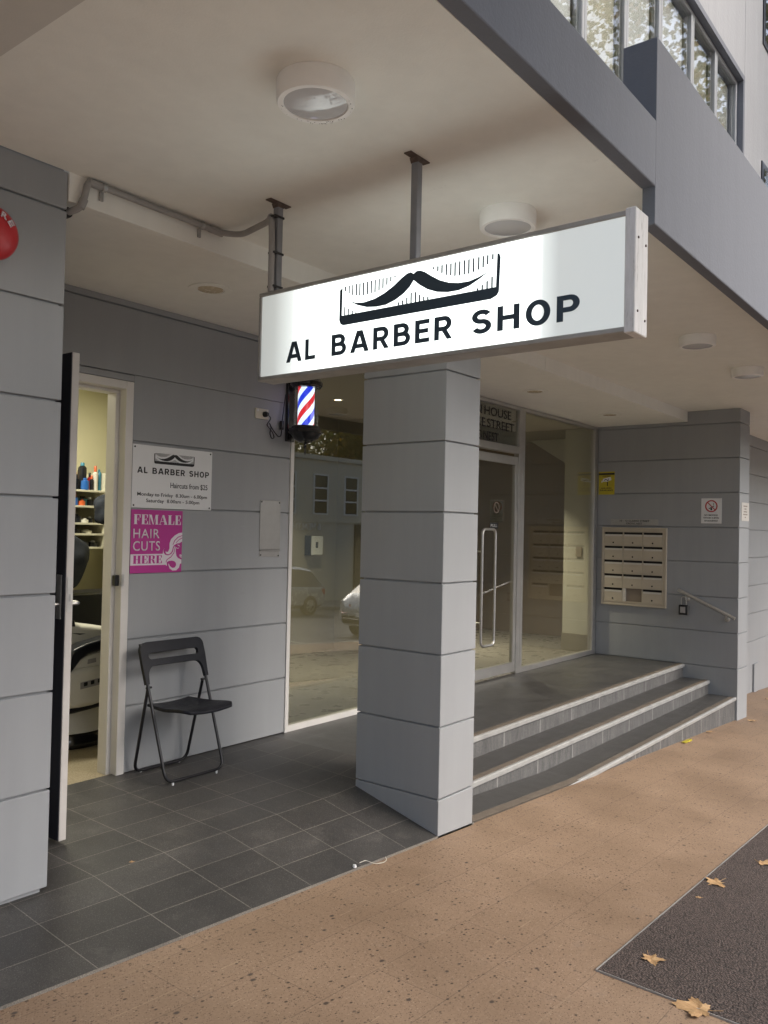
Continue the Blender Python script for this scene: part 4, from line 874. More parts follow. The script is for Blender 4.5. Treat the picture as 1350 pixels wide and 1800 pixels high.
low = [(L_, sl0), (L_+.004, -.06), (L_+.028, -.06)]+[(L_+.032+.05*(1-cos(t)), .0+.045*sin(t)-.02*(1-sin(t))) for t in [pi/2*i/6 for i in range(7)]]
low += [(R_-(p_[0]-L_), p_[1]) for p_ in low[::-1]]
q.prism(low, frb, d0, d1)
bmesh.ops.remove_doubles(q.bm, verts=q.bm.verts, dist=1e-5)
q.build('backrest', 'chairseat', CH, bevel=.004, seg=2)
for (X, Y) in ((xa+.07, 1.335), (xb-.06, 1.335), (xa+.08, 1.655), (xb-.09, 1.655)):
    Part().lathe((X, Y, zf(X, Y)), [(.006, 0), (.007, CZ+.008-zf(X, Y))], 10).build('glide', 'white', CH)

# ---------------------------------------------------------------- letterbox wall
X6 = 6.0
LBX = thing('letterbox_bank', 'cream steel bank of fifteen letterboxes set in the side wall, one missing its door', 'letterboxes', (X6, 1.2, 1.3))
fr = FS_(X6)     # u = -y
u0, u1, v0, v1 = -1.617, -.811, .829, 1.784
q = Part().rect(fr, u0, u1, v1-.022, v1, 0, .035).rect(fr, u0, u1, v0, v0+.022, 0, .035).rect(fr, u0, u0+.022, v0+.022, v1-.022, 0, .035).rect(fr, u1-.022, u1, v0+.022, v1-.022, 0, .035)
q.build('surround', 'cream', LBX, bevel=.003)
iu0, iu1, iv0, iv1 = u0+.024, u1-.045, v0+.045, v1-.052
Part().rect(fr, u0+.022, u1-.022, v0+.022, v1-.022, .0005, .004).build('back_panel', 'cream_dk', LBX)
cw, chh = (iu1-iu0)/3, (iv1-iv0)/5
q = Part()
for i in range(4): q.rect(fr, iu0+cw*i-.004, iu0+cw*i+.004, iv0, iv1, .004, .030)
for j in range(6): q.rect(fr, iu0-.004, iu1+.004, iv0+chh*j-.005, iv0+chh*j+.005, .0041, .034)
q.rect(fr, u0+.022, u1-.022, iv1+.006, v1-.022, .0042, .029).rect(fr, u1-.041, u1-.022, v0+.022, iv1+.005, .0043, .028).rect(fr, u0+.022, iu1+.004, v0+.022, iv0-.006, .0044, .028)
q.build('compartment_grid', 'cream', LBX, bevel=.001)
for j in range(5):
    for i in range(3):
        a, b = iu0+cw*i+.005, iu0+cw*(i+1)-.005; c, d = iv0+chh*j+.006, iv0+chh*(j+1)-.006
        if j == 0 and i == 1:
            continue
        dq = Part().rect(fr, a, b, c, d-.028, .006, .031).build('letterbox_door', 'cream', LBX, bevel=.0015)
        Part().rect(fr, a+.012, b-.006, d-.05, d-.029, .0315, .033).build('label_strip', 'label', dq)
        Part().lathe((X6-.031, -(a+b)/2, c+.03), [(.009, 0), (.009, .004), (.005, .006)], 12, (-1, 0, 0)).build('lock', 'ink', dq)
        Part().rect(fr, a, b, d-.0275, d-.002, .0045, .006).build('slot', 'ink', dq)
q = Part().rect(fr, iu0+cw+.005, iu0+2*cw-.005, iv0+.006, iv0+chh-.006, .0046, .0056); q.build('open_compartment', 'lobby_brown', LBX)
q = Part().rect(fr, iu0+cw+.005, iu0+cw+.04, iv0+.006, iv0+chh-.006, .0057, .028); q.build('open_compartment_side', 'label', LBX)
PQ = thing('address_plaque', 'narrow grey address plaque above the letterboxes', 'plaque', (X6, 1.22, 1.85))
Part().rect(fr, -1.517, -.922, 1.811, 1.886, 0, .006).build('plate', 'plaquegrey', PQ, bevel=.001)
fr2 = FS_(X6-.0065)
text('10 - 12 CLARKE STREET', fr2, -1.40, -1.03, 1.855, 1.876, 'ink', 'lettering', PQ, 0, .001, .006); text('CROWS NEST', fr2, -1.32, -1.12, 1.823, 1.844, 'ink', 'lettering', PQ, 0, .001, .006)
YS = thing('camera_warning_sign', 'yellow video surveillance warning sign beside the glass at the end of the side wall', 'warning sign', (X6, 1.58, 2.33))
Part().rect(fr, -1.684, -1.477, 2.19, 2.478, 0, .004).build('board', 'yellow', YS)
fr2 = FS_(X6-.0045)
Part().rect(fr2, -1.683, -1.478, 2.437, 2.460, 0, .0008).build('header_bar', 'ink', YS)
text('WARNING', fr2, -1.635, -1.53, 2.413, 2.428, 'ink', 'lettering', YS, 0, .0008, .015)
text('24HR VIDEO', fr2, -1.65, -1.515, 2.263, 2.279, 'ink', 'lettering', YS, 0, .0008, .015); text('SURVEILLANCE', fr2, -1.668, -1.495, 2.235, 2.253, 'ink', 'lettering', YS, 0, .0008, .012)
q = Part().prism([(-1.632, 2.352), (-1.628, 2.388), (-1.528, 2.412), (-1.518, 2.372), (-1.575, 2.352)], fr2, 0, .0008).prism([(-1.648, 2.34), (-1.648, 2.362), (-1.6335, 2.37), (-1.6335, 2.345)], fr2, 0, .0008); cq = q.build('camera_symbol', 'white', YS)
text('CCTV', (fr2[0], Vector((0, -cos(.25), sin(.25))), Vector((0, sin(.25), cos(.25))), fr2[3]), -.96, -.89, 2.66, 2.685, 'ink', 'lettering', YS, .001, .0006, .02) if False else None
q = Part().prism([(-1.612, 2.366), (-1.60, 2.384), (-1.578, 2.380), (-1.562, 2.370), (-1.556, 2.392), (-1.551, 2.392), (-1.556, 2.362), (-1.566, 2.360), (-1.582, 2.372), (-1.598, 2.375), (-1.606, 2.362)], fr2, .001, .0016); q.rect(fr2, -1.575, -1.563, 2.298, 2.350, 0, .0009); q.build('camera_mark', 'ink', YS)
NS = thing('no_smoking_sign', 'white no smoking sign with red ring near the outer corner of the side wall', 'no smoking sign', (X6, .31, 1.99))
Part().rect(fr, -.422, -.194, 1.845, 2.136, 0, .005).build('board', 'white', NS, bevel=.001)
fr2 = FS_(X6-.0055)
q = ring(Part(), fr2, -.308, 2.045, .056, .070, 0, .001); q.prism([(-.352, 2.083), (-.346, 2.091), (-.264, 2.007), (-.270, 1.999)], fr2, .0012, .0018); q.build('prohibition_ring', 'redink', NS)
q = Part().prism([(-.338, 2.018), (-.334, 2.011), (-.276, 2.044), (-.280, 2.051)], fr2, 0, .0008).prism([(-.32, 2.0), (-.30, 1.997), (-.298, 2.018), (-.313, 2.03)], fr2, 0, .0009).prism([(-.29, 2.055), (-.284, 2.07), (-.292, 2.082), (-.287, 2.083), (-.279, 2.07), (-.284, 2.055)], fr2, 0, .0008); q.build('cigarette_symbol', 'ink', NS)
text('NO SMOKING', fr2, -.385, -.235, 1.932, 1.950, 'ink', 'lettering', NS, 0, .0008, .02); text('WITHIN 4 MTRS', fr2, -.397, -.222, 1.900, 1.918, 'ink', 'lettering', NS, 0, .0008, .02); text('OF DOORWAY', fr2, -.385, -.232, 1.866, 1.885, 'ink', 'lettering', NS, 0, .0008, .02)
NT = thing('small_notice', 'small pale notice on the street face of the far column', 'notice', (6.23, 0, 1.98))
fr3 = FW_(-.001)
Part().rect(fr3, 6.075, 6.39, 1.882, 2.092, 0, .003).build('board', 'label', NT)
q = Part(); fr4 = FW_(-.0042)
random.seed(5)
for k, (a, b) in enumerate(((6.15, 6.31), (6.19, 6.27), (6.16, 6.30), (6.14, 6.32), (6.21, 6.25))):
    x = a
    while x < b:
        w = random.uniform(.008, .02); q.rect(fr4, x, min(b, x+w), 2.045-.032*k, 2.058-.032*k, 0, .0005); x += w+.006
q.build('faded_print', 'lobby_brown', NT)
# handrail and key safe
HR = thing('handrail', 'short sloping stainless handrail on the side wall beside the steps', 'handrail', (5.94, .33, .9))
Part().tube([(5.935, .655, 1.062), (5.935, .018, .775)], .019, 16).build('rail', 'steel', HR, smooth=True)
for yy in (.565, .115):
    t = (.655-yy)/.637; zz = 1.062-t*.287
    q = Part().tube(bez([(5.935, yy, zz-.018), (5.935, yy, zz-.06), (5.998, yy, zz-.06)], .03), .007); q.lathe((5.9985, yy, zz-.06), [(.030, 0), (.030, .005), (.012, .01)], 20, (-1, 0, 0)); q.build('bracket', 'steel', HR, smooth=True)
KS = thing('key_safe', 'dark key lockbox hanging from the upper handrail bracket', 'lockbox', (5.93, .59, .87))
Part().tube(bez([(5.93, .560, .89), (5.93, .560, .985), (5.93, .615, .985), (5.93, .615, .89)], .027, 6), .005).build('shackle', 'steel', KS, smooth=True)
Part().box(5.905, 5.958, .540, .640, .775, .892).build('body', 'black', KS, bevel=.008, seg=2)
q = Part().box(5.900, 5.9045, .56, .62, .80, .87); q.build('dial_panel', 'conduit', KS, bevel=.002)
Part().box(5.92, 5.95, .5335, .5395, .78, .885).build('side_latch', 'steel', KS)

# ---------------------------------------------------------------- inside the barber room
sy = 3.40
SH = thing('shelf_unit', 'cream wall shelf unit in the lit barber room behind the open door', 'shelves', (-.3, 3.6, 1.5))
q = Part()
for z in (1.965, 1.838, 1.700, 1.614, 1.505): q.box(-1.15, .088, sy, 3.84, z-.016, z)
q.box(.0885, .108, sy-.002, 3.84, 1.489, 2.11); q.box(-1.15, .088, 3.82, 3.845, 1.505, 1.948); q.box(.1085, .18, sy+.0, 3.84, 1.49, 2.112)
q.build('carcass', 'shelf', SH, bevel=.001)
Part().box(.10, .135, sy-.006, sy-.0025, 2.06, 2.085).build('tag', 'ink', SH)
def bottle(x, y, z, r, h, mat, cap, lab, kind='bottle', hc=.25):
    t = thing(kind, lab, kind, (x, y, z), 'bottles and jars on the barber shelf')
    Part().lathe((x, y, z), [(.001, 0), (r, 0), (r, h*(1-hc)*.92), (r*.55, h*(1-hc))], 20, cap=False).build('body', mat, t, smooth=True)
    Part().lathe((x, y, z), [(r*.5, h*(1-hc)), (r*.5, h*.97), (r*.35, h), (.001, h)], 20, cap=False).build('cap', cap, t, smooth=True)
zz = 1.9655
bottle(-.16, 3.47, zz, .018, .15, 'offwhite', 'orange', 'slim pale spray can with orange cap at the left of the top shelf')
bottle(-.115, 3.50, zz, .024, .125, 'black', 'black', 'short black bottle on the top shelf beside the blue tub')
bottle(-.095, 3.56, zz, .018, .21, 'orange', 'galv', 'red bottle standing at the back of the top shelf')
bottle(-.077, 3.43, zz, .032, .095, 'blue', 'blue', 'blue tub at the front of the top shelf', 'jar', .2)
bottle(-.048, 3.52, zz, .034, .225, 'black', 'teal', 'tall dark bottle in the middle of the top shelf', hc=.12)
bottle(-.018, 3.43, zz, .016, .12, 'black', 'orange', 'small black bottle with a red base on the top shelf')
bottle(.020, 3.44, zz, .022, .20, 'offwhite', 'orange', 'tall white spray bottle with orange cap on the top shelf')
bottle(.068, 3.46, zz, .017, .175, 'teal', 'teal', 'slim dark blue bottle at the right end of the top shelf', hc=.1)
z2 = 1.839
bottle(-.15, 3.46, z2, .03, .09, 'blue', 'orange', 'squat blue jar on the second shelf', 'jar'); bottle(-.09, 3.45, z2, .028, .05, 'orange', 'orange', 'low orange jar on the second shelf', 'jar'); bottle(-.04, 3.52, z2, .04, .08, 'teal', 'black', 'dark teal jar at the back of the second shelf', 'jar')
z3 = 1.701
bottle(-.06, 3.45, z3, .03, .035, 'offwhite', 'offwhite', 'white lidded pot on the third shelf', 'jar'); bottle(-.12, 3.47, z3, .035, .07, 'black', 'black', 'black pot on the third shelf', 'jar'); bottle(0, 3.48, z3, .03, .05, 'black', 'galv', 'dark clipper jar on the third shelf beside the bag', 'jar')
bottle(-.03, 3.47, 1.615, .045, .03, 'offwhite', 'offwhite', 'pale folded cloth roll on the fourth shelf', 'jar'); bottle(-.13, 3.47, 1.615, .04, .035, 'black', 'black', 'dark tin on the fourth shelf', 'jar')
bottle(-.14, 3.46, 1.506, .04, .06, 'offwhite', 'black', 'pale pot on the lowest shelf', 'jar'); bottle(-.06, 3.47, 1.506, .05, .05, 'black', 'black', 'wide black tin on the lowest shelf', 'jar'); bottle(.03, 3.47, 1.506, .04, .05, 'black', 'galv', 'dark tin with a pale lid on the lowest shelf', 'jar')
for k, (X, Y, Z, r_, h_, m1, m2, lb) in enumerate(((-.135, 3.60, zz, .02, .19, 'offwhite', 'galv', 'clear tall bottle at the very back of the top shelf'), (-.03, 3.60, zz, .022, .17, 'navy', 'black', 'dark navy bottle behind the white spray bottle'), (.045, 3.56, zz, .02, .15, 'red', 'black', 'red can behind the slim dark blue bottle'), (.01, 3.50, z2, .03, .07, 'navy', 'white', 'navy jar with a white lid on the second shelf'), (-.18, 3.50, z3, .03, .09, 'teal', 'black', 'teal jar at the left of the third shelf'), (-.20, 3.52, 1.615, .03, .05, 'orange', 'black', 'orange tin at the left of the fourth shelf'))):
    bottle(X, Y, Z, r_, h_, m1, m2, lb)
def blob(c, r, n=(14, 10), seed=1, amp=.12):
    rnd = random.Random(seed); p = Part(); bmesh.ops.create_uvsphere(p.bm, u_segments=n[0]*2, v_segments=n[1]*2, radius=1)
    ph = [rnd.uniform(0, 6) for _ in range(6)]
    for v in p.bm.verts:
        d = 1+amp*(sin(3*v.co.x+ph[0])*cos(4*v.co.z+ph[1])+.6*sin(6*v.co.y+5*v.co.z+ph[2]))
        v.co = Vector((c[0]+v.co.x*r[0]*d, c[1]+v.co.y*r[1]*d, c[2]+v.co.z*r[2]*d))
    return p
BG = thing('black_bag', 'black cloth bag hanging from the shelf end in the barber room', 'bag', (.0, 3.3, 1.8))
blob((-.0, 3.25, 1.80), (.105, .06, .125), seed=4).build('sack', 'cloth', BG, smooth=True)
Part().tube(bez([(.02, 3.27, 1.9), (.04, 3.30, 1.98), (.07, 3.33, 1.97), (.06, 3.28, 1.9)], .03), .008).build('strap', 'cloth', BG, smooth=True)
tag(blob((-.46, 3.0, 1.42), (.15, .07, .20), seed=9).build('dark_jacket', 'cloth', smooth=True, loc=(-.46, 3.0, 1.42)), 'dark cloth cape hanging below the shelves in the barber room', 'cape')
# counter with bottles
CN = thing('counter', 'black topped counter at the back of the barber room', 'counter', (-.4, 2.95, .2))
Part().box(-1.2, .12, 2.98, 3.35, .2, 1.17).build('cabinet', 'leather_b', CN, bevel=.01)
def bottle2(*a, **k): bottle(*a, **k)
bottle(-.455, 3.05, 1.1705, .030, .15, 'teal', 'white', 'blue bottle with a white cap on the black counter'); bottle(-.56, 3.08, 1.1705, .036, .14, 'offwhite', 'offwhite', 'clear spray bottle on the black counter'); bottle(-.64, 3.03, 1.1705, .03, .12, 'black', 'black', 'black clipper bottle on the counter beside the door edge')
# barber chair
bcx, bcy = -.655, 2.68
BC = thing('barber_chair', 'cream barber chair with dark padding and round black base seen through the doorway', 'barber chair', (bcx, bcy, .198))
Part().lathe((bcx, bcy, .1985), [(.001, 0), (.30, 0), (.318, .02), (.318, .06), (.30, .085), (.24, .095), (.001, .10)], 48, cap=False).build('base_disc', 'blackgloss', BC, smooth=True)
Part().lathe((bcx, bcy, .297), [(.29, 0), (.275, .03), (.255, .11), (.25, .17)], 48).build('pedestal', 'leather_w', BC, smooth=True)
fc = FW_(2.36)
Part().prism([(-1.0, .455), (-.80, .452), (-.60, .468), (-.40, .50), (-.35, .53), (-.40, .53), (-1.0, .50)], fc, -.50, .03).build('undertray', 'leather_b', BC, bevel=.01)
Part().prism([(-1.02, .735), (-.35, .755), (-.36, .56), (-.45, .522), (-.535, .510), (-.671, .487), (-.768, .484), (-.90, .492), (-1.0, .52)], fc, -.50, .05).build('seat_shell', 'leather_w', BC, bevel=.03, seg=4, smooth=True)
Part().prism([(-.773, .652), (-.40, .690), (-.40, .646), (-.772, .608)], FW_(2.31), 0, .002).build('control_strip', 'conduit', BC)
for xx in (-.735, -.685, -.632, -.585, -.55): Part().prism([(xx-.013, .622+.1*(xx+.77)), (xx+.013, .625+.1*(xx+.77)), (xx+.013, .650+.1*(xx+.77)), (xx-.013, .647+.1*(xx+.77))], FW_(2.31), .0021, .004).build('button', 'black', BC)
Part().prism([(-.90, .735), (-.40, .752), (-.44, .865), (-.536, .852), (-.632, .839), (-.721, .822), (-.778, .790)], fc, -.06, .03).build('armrest_panel', 'leather_w', BC, bevel=.008)
Part().prism([(-.713, .765), (-.650, .772), (-.652, .800), (-.711, .795)], FW_(2.329), 0, .003).build('badge', 'conduit', BC)
Part().prism([(-.92, .76), (-.873, .819), (-.828, .874), (-.733, .905), (-.635, .922), (-.461, .951), (-.38, .96), (-.38, .885), (-.459, .878), (-.536, .858), (-.632, .846), (-.721, .829), (-.778, .800), (-.824, .745), (-.87, .70)], fc, -.07, .06).build('armrest', 'leather_b', BC, bevel=.015, seg=3, smooth=True)
Part().prism([(-.96, 1.10), (-.882, 1.085), (-.825, 1.064), (-.747, 1.041), (-.688, 1.014), (-.535, .989), (-.40, .965), (-.40, .76), (-.96, .76)], fc, -.42, -.08).build('folded_cape', 'leather_w', BC, bevel=.035, seg=4, smooth=True)
Part().prism([(-.80, 1.058), (-.752, 1.046), (-.745, 1.005), (-.79, 1.01)], FW_(2.44), 0, .012).build('cape_clip', 'black', BC, bevel=.004)
Part().prism([(-.775, .965), (-.72, .958), (-.665, .952), (-.71, .948)], FW_(2.44), 0, .006).build('cape_fold', 'leather_b', BC)
# lit lamps of the two rooms
RL = thing('fluorescent_light', 'lit fluorescent batten on the ceiling of the barber room', 'ceiling light', (-.9, 2.9, 2.93))
Part().box(-1.5, -.3, 2.85, 2.95, 2.90, 2.945).build('batten', 'white', RL); Part().tube([(-1.48, 2.9, 2.885), (-.32, 2.9, 2.885)], .014, 10).build('tube', 'tubeon', RL)
ld = bpy.data.lights.new('barber room light', 'AREA'); ld.shape = 'RECTANGLE'; ld.size = 1.1; ld.size_y = .08; ld.energy = 22; ld.color = (1, .95, .78)
lo = bpy.data.objects.new('barber_room_light', ld); COL.objects.link(lo); lo.location = (-.9, 2.9, 2.86)
for (x, y, en) in ((2.606, 3.096, 13), (5.2, 2.9, 24), (1.8, 4.0, 9)):
    ld = bpy.data.lights.new('downlight beam', 'AREA'); ld.shape = 'DISK'; ld.size = .1; ld.energy = en; ld.spread = radians(95); ld.color = (1, .90, .72)
    lo = bpy.data.objects.new('downlight_beam', ld); COL.objects.link(lo); lo.location = (x, y, ZS-.02)
    if x != 2.606: downlight(x, y, ZS-.002, 'small lit downlight on the lobby ceiling '+('behind the tall side pane' if x > 5 else 'deep behind the shop window'), 'lampon', .06, 'lit downlights inside the lobby')
SD = thing('soap_dispenser', 'white paper towel dispenser on the lobby wall behind the shop window', 'dispenser', (3.44, 4.2, 1.5))
Part().box(3.345, 3.545, 4.10, 4.2, 1.375, 1.60).build('case', 'white', SD, bevel=.015, seg=3); Part().box(3.41, 3.45, 4.097, 4.0995, 1.46, 1.53).build('window', 'ink', SD); Part().box(3.335, 3.344, 4.11, 4.21, 1.37, 1.605).build('side', 'ink', SD)
Part().box(2.9, 3.899, 4.2105, 4.3, .2, 3.03).build('lobby_recess_wall', 'lobby_wall', B)

# ---------------------------------------------------------------- litter on the ground
def leaf_mesh(seed):
    rnd = random.Random(seed); p = Part(); tips = []
    lobes = [(-2.35, .62), (-1.25, .95), (0, 1.15), (1.25, .95), (2.35, .62)]; pts = [(0, -.35)]
    out = []
    for k, (a, l) in enumerate(lobes):
        l *= rnd.uniform(.85, 1.1)
        for da, rr in ((-.36, .60), (-.26, .82), (-.12, .80), (0, 1.0), (.12, .80), (.26, .80), (.37, .60)):
            out.append(((a+da), l*rr))
    c = p.bm.verts.new((0, 0, 0)); ring_ = []; f1, f2 = rnd.uniform(.1, .5), rnd.uniform(0, 6)
    mid = []
    for a, rr in out:
        for lst, k in ((mid, .5), (ring_, 1.0)):
            x, y = sin(a)*rr*k, cos(a)*rr*k
            lst.append(p.bm.verts.new((x, y, f1*.55*(x*x*.9+.25*y*y)+.10*sin(4*a+f2)*rr*k*k+.03)))
    n = len(out)
    for i in range(n):
        j = (i+1) % n
        p.bm.faces.new((c, mid[i], mid[j])); p.bm.faces.new((mid[i], ring_[i], ring_[j], mid[j]))
    return p
LEAVES = [(.546, -1.335, .075, 1.1, 1, 'dry star shaped leaf on the bitumen, farthest of the three on the patch'), (-.545, -1.395, .058, 2.2, 2, 'small curled dry leaf on the bitumen near the patch corner'), (-.80, -1.66, .088, .3, 3, 'large tan leaf lying across the bitumen edge at the bottom of the picture'), (.27, -1.335, .018, .4, 4, 'tiny leaf scrap below the star shaped leaf on the bitumen'), (1.06, -1.43, .05, 2.9, 5, 'dry leaf on the bitumen at the right edge of the picture'), (6.9, -.9, .05, 1.5, 6, 'brown leaf on the far pavement at the right edge'), (6.12, -.14, .06, .6, 7, 'curled leaf at the foot of the far column'), (4.9, -.03, .045, .2, 8, 'brown leaf against the bottom riser'), (-1.565, .60, .014, .9, 9, 'small orange leaf scrap on the dark tiles in front of the doorway'), (8.3, .2, .06, 1.9, 10, 'pale leaf below the hatch of the street wall'), (9.2, .35, .07, .2, 11, 'dry leaf on the far pavement behind the far column')]
for x, y, s, rz, sd_, lab in LEAVES:
    p = leaf_mesh(sd_); z = (zf(x, y) if (x < 0 and y > 0) else zp(x, y))+.005
    R_m = Matrix.Translation((x, y, z)) @ Matrix.Rotation(rz, 4, 'Z') @ Matrix.Diagonal((s, s, s*.9, 1))
    p.bm.transform(R_m)
    p.tube([R_m @ Vector((0, 0, .02)), R_m @ Vector((.05, -.5, .05)), R_m @ Vector((.02, -.9, .16))], .0011, 5)
    o = tag(p.build('fallen_leaf', 'dryleaf', loc=(x, y, z), fixn=False), lab, 'leaf', 'leaves fallen on the pavement')
    md = o.modifiers.new('thick', 'SOLIDIFY'); md.thickness = .0008
q = Part().tube(bez([(-.655, .022, zf(-.655, .022)+.004), (-.61, .02, zf(-.61, .02)+.006), (-.60, -.005, zf(-.6, 0)+.004), (-.59, -.03, zp(-.59, 0)+.005), (-.545, -.045, zp(-.545, 0)+.004), (-.50, -.03, zp(-.5, 0)+.004), (-.485, -.008, zp(-.49, 0)+.008)], .02), .0016, 6)
tag(q.build('string_scrap', 'offwhite', loc=(-.58, 0, zp(-.58))), 'scrap of white string across the edge of the tiles', 'string')
q = Part().lathe((-.705, .012, zf(-.7, 0)), [(.001, 0), (.009, 0), (.010, .006), (.008, .013), (.001, .014)], 12, cap=False)
tag(q.build('white_pebble', 'white', loc=(-.705, .012, zf(-.7, 0)), smooth=True), 'small white pebble at the edge of the tiles', 'pebble')
q = Part().hexa([(4.06, -.05, zp(4.1)+.003), (4.22, -.06, zp(4.2)+.003), (4.23, -.02, zp(4.2)+.003), (4.07, -.01, zp(4.1)+.003), (4.06, -.05, zp(4.1)+.007), (4.22, -.06, zp(4.2)+.02), (4.23, -.02, zp(4.2)+.012), (4.07, -.01, zp(4.1)+.007)])
tag(q.build('yellow_wrapper', 'yellow', loc=(4.1, -.03, zp(4.1))), 'yellow wrapper scrap on the pavement by the bottom step', 'wrapper')

# ---------------------------------------------------------------- across the street (seen in the glass)
OB = thing('building_across_street', 'beige two storey shop building across the street, mirrored in the shop window', 'building', (24, -19, -1.4))
oy = -19.0
wins = [(21.0, 22.0), (23.1, 24.1), (25.2, 26.2), (27.3, 28.3), (18.9, 19.9), (16.8, 17.8), (29.4, 30.4)]
q = Part().box(-30, 44, oy-6, oy, -3, 4.75).box(-30, 44, oy-.1, oy+.12, 4.75, 4.95).box(8, 44, oy+.001, oy+.06, 1.95, 2.10); q.build('wall', 'opp', OB)
for a, b in wins:
    w = Part().box(a, b, oy+.002, oy+.05, 2.3, 2.37).box(a, b, oy+.002, oy+.05, 4.06, 4.13).box(a, a+.08, oy+.002, oy+.05, 2.37, 4.06).box(b-.08, b, oy+.002, oy+.05, 2.37, 4.06).box(a+.08, b-.08, oy+.002, oy+.05, 2.9, 2.97).box(a+.08, b-.08, oy+.002, oy+.05, 3.46, 3.53).build('window', 'white', OB)
    Part().box(a+.08, b-.08, oy+.003, oy+.02, 2.37, 4.06).build('pane', 'carglass', w)
for a, b in ((26.0, 34.0),):
    s_ = Part().box(a, b, oy+.002, oy+.1, -1.2, 1.9).build('shopfront', 'oppdark', OB)
frO = frame((0, oy+.11, 0), (-1, 0, 0), (0, 1, 0))
text('WOODFIRED PIZZA', frO, -29.6, -26.3, 1.45, 1.85, 'offwhite', 'lettering', OB, 0, .02, .01) if False else text('PIZZA', frO, -27.6, -26.3, 1.5, 1.85, 'offwhite', 'lettering', OB, 0, .02, .01)
frO = frame((0, oy+.065, 0), (-1, 0, 0), (0, 1, 0))
text('& HEALTH', frO, -23.6, -21.8, 1.6, 1.9, 'white', 'lettering', OB, 0, .02, .01)
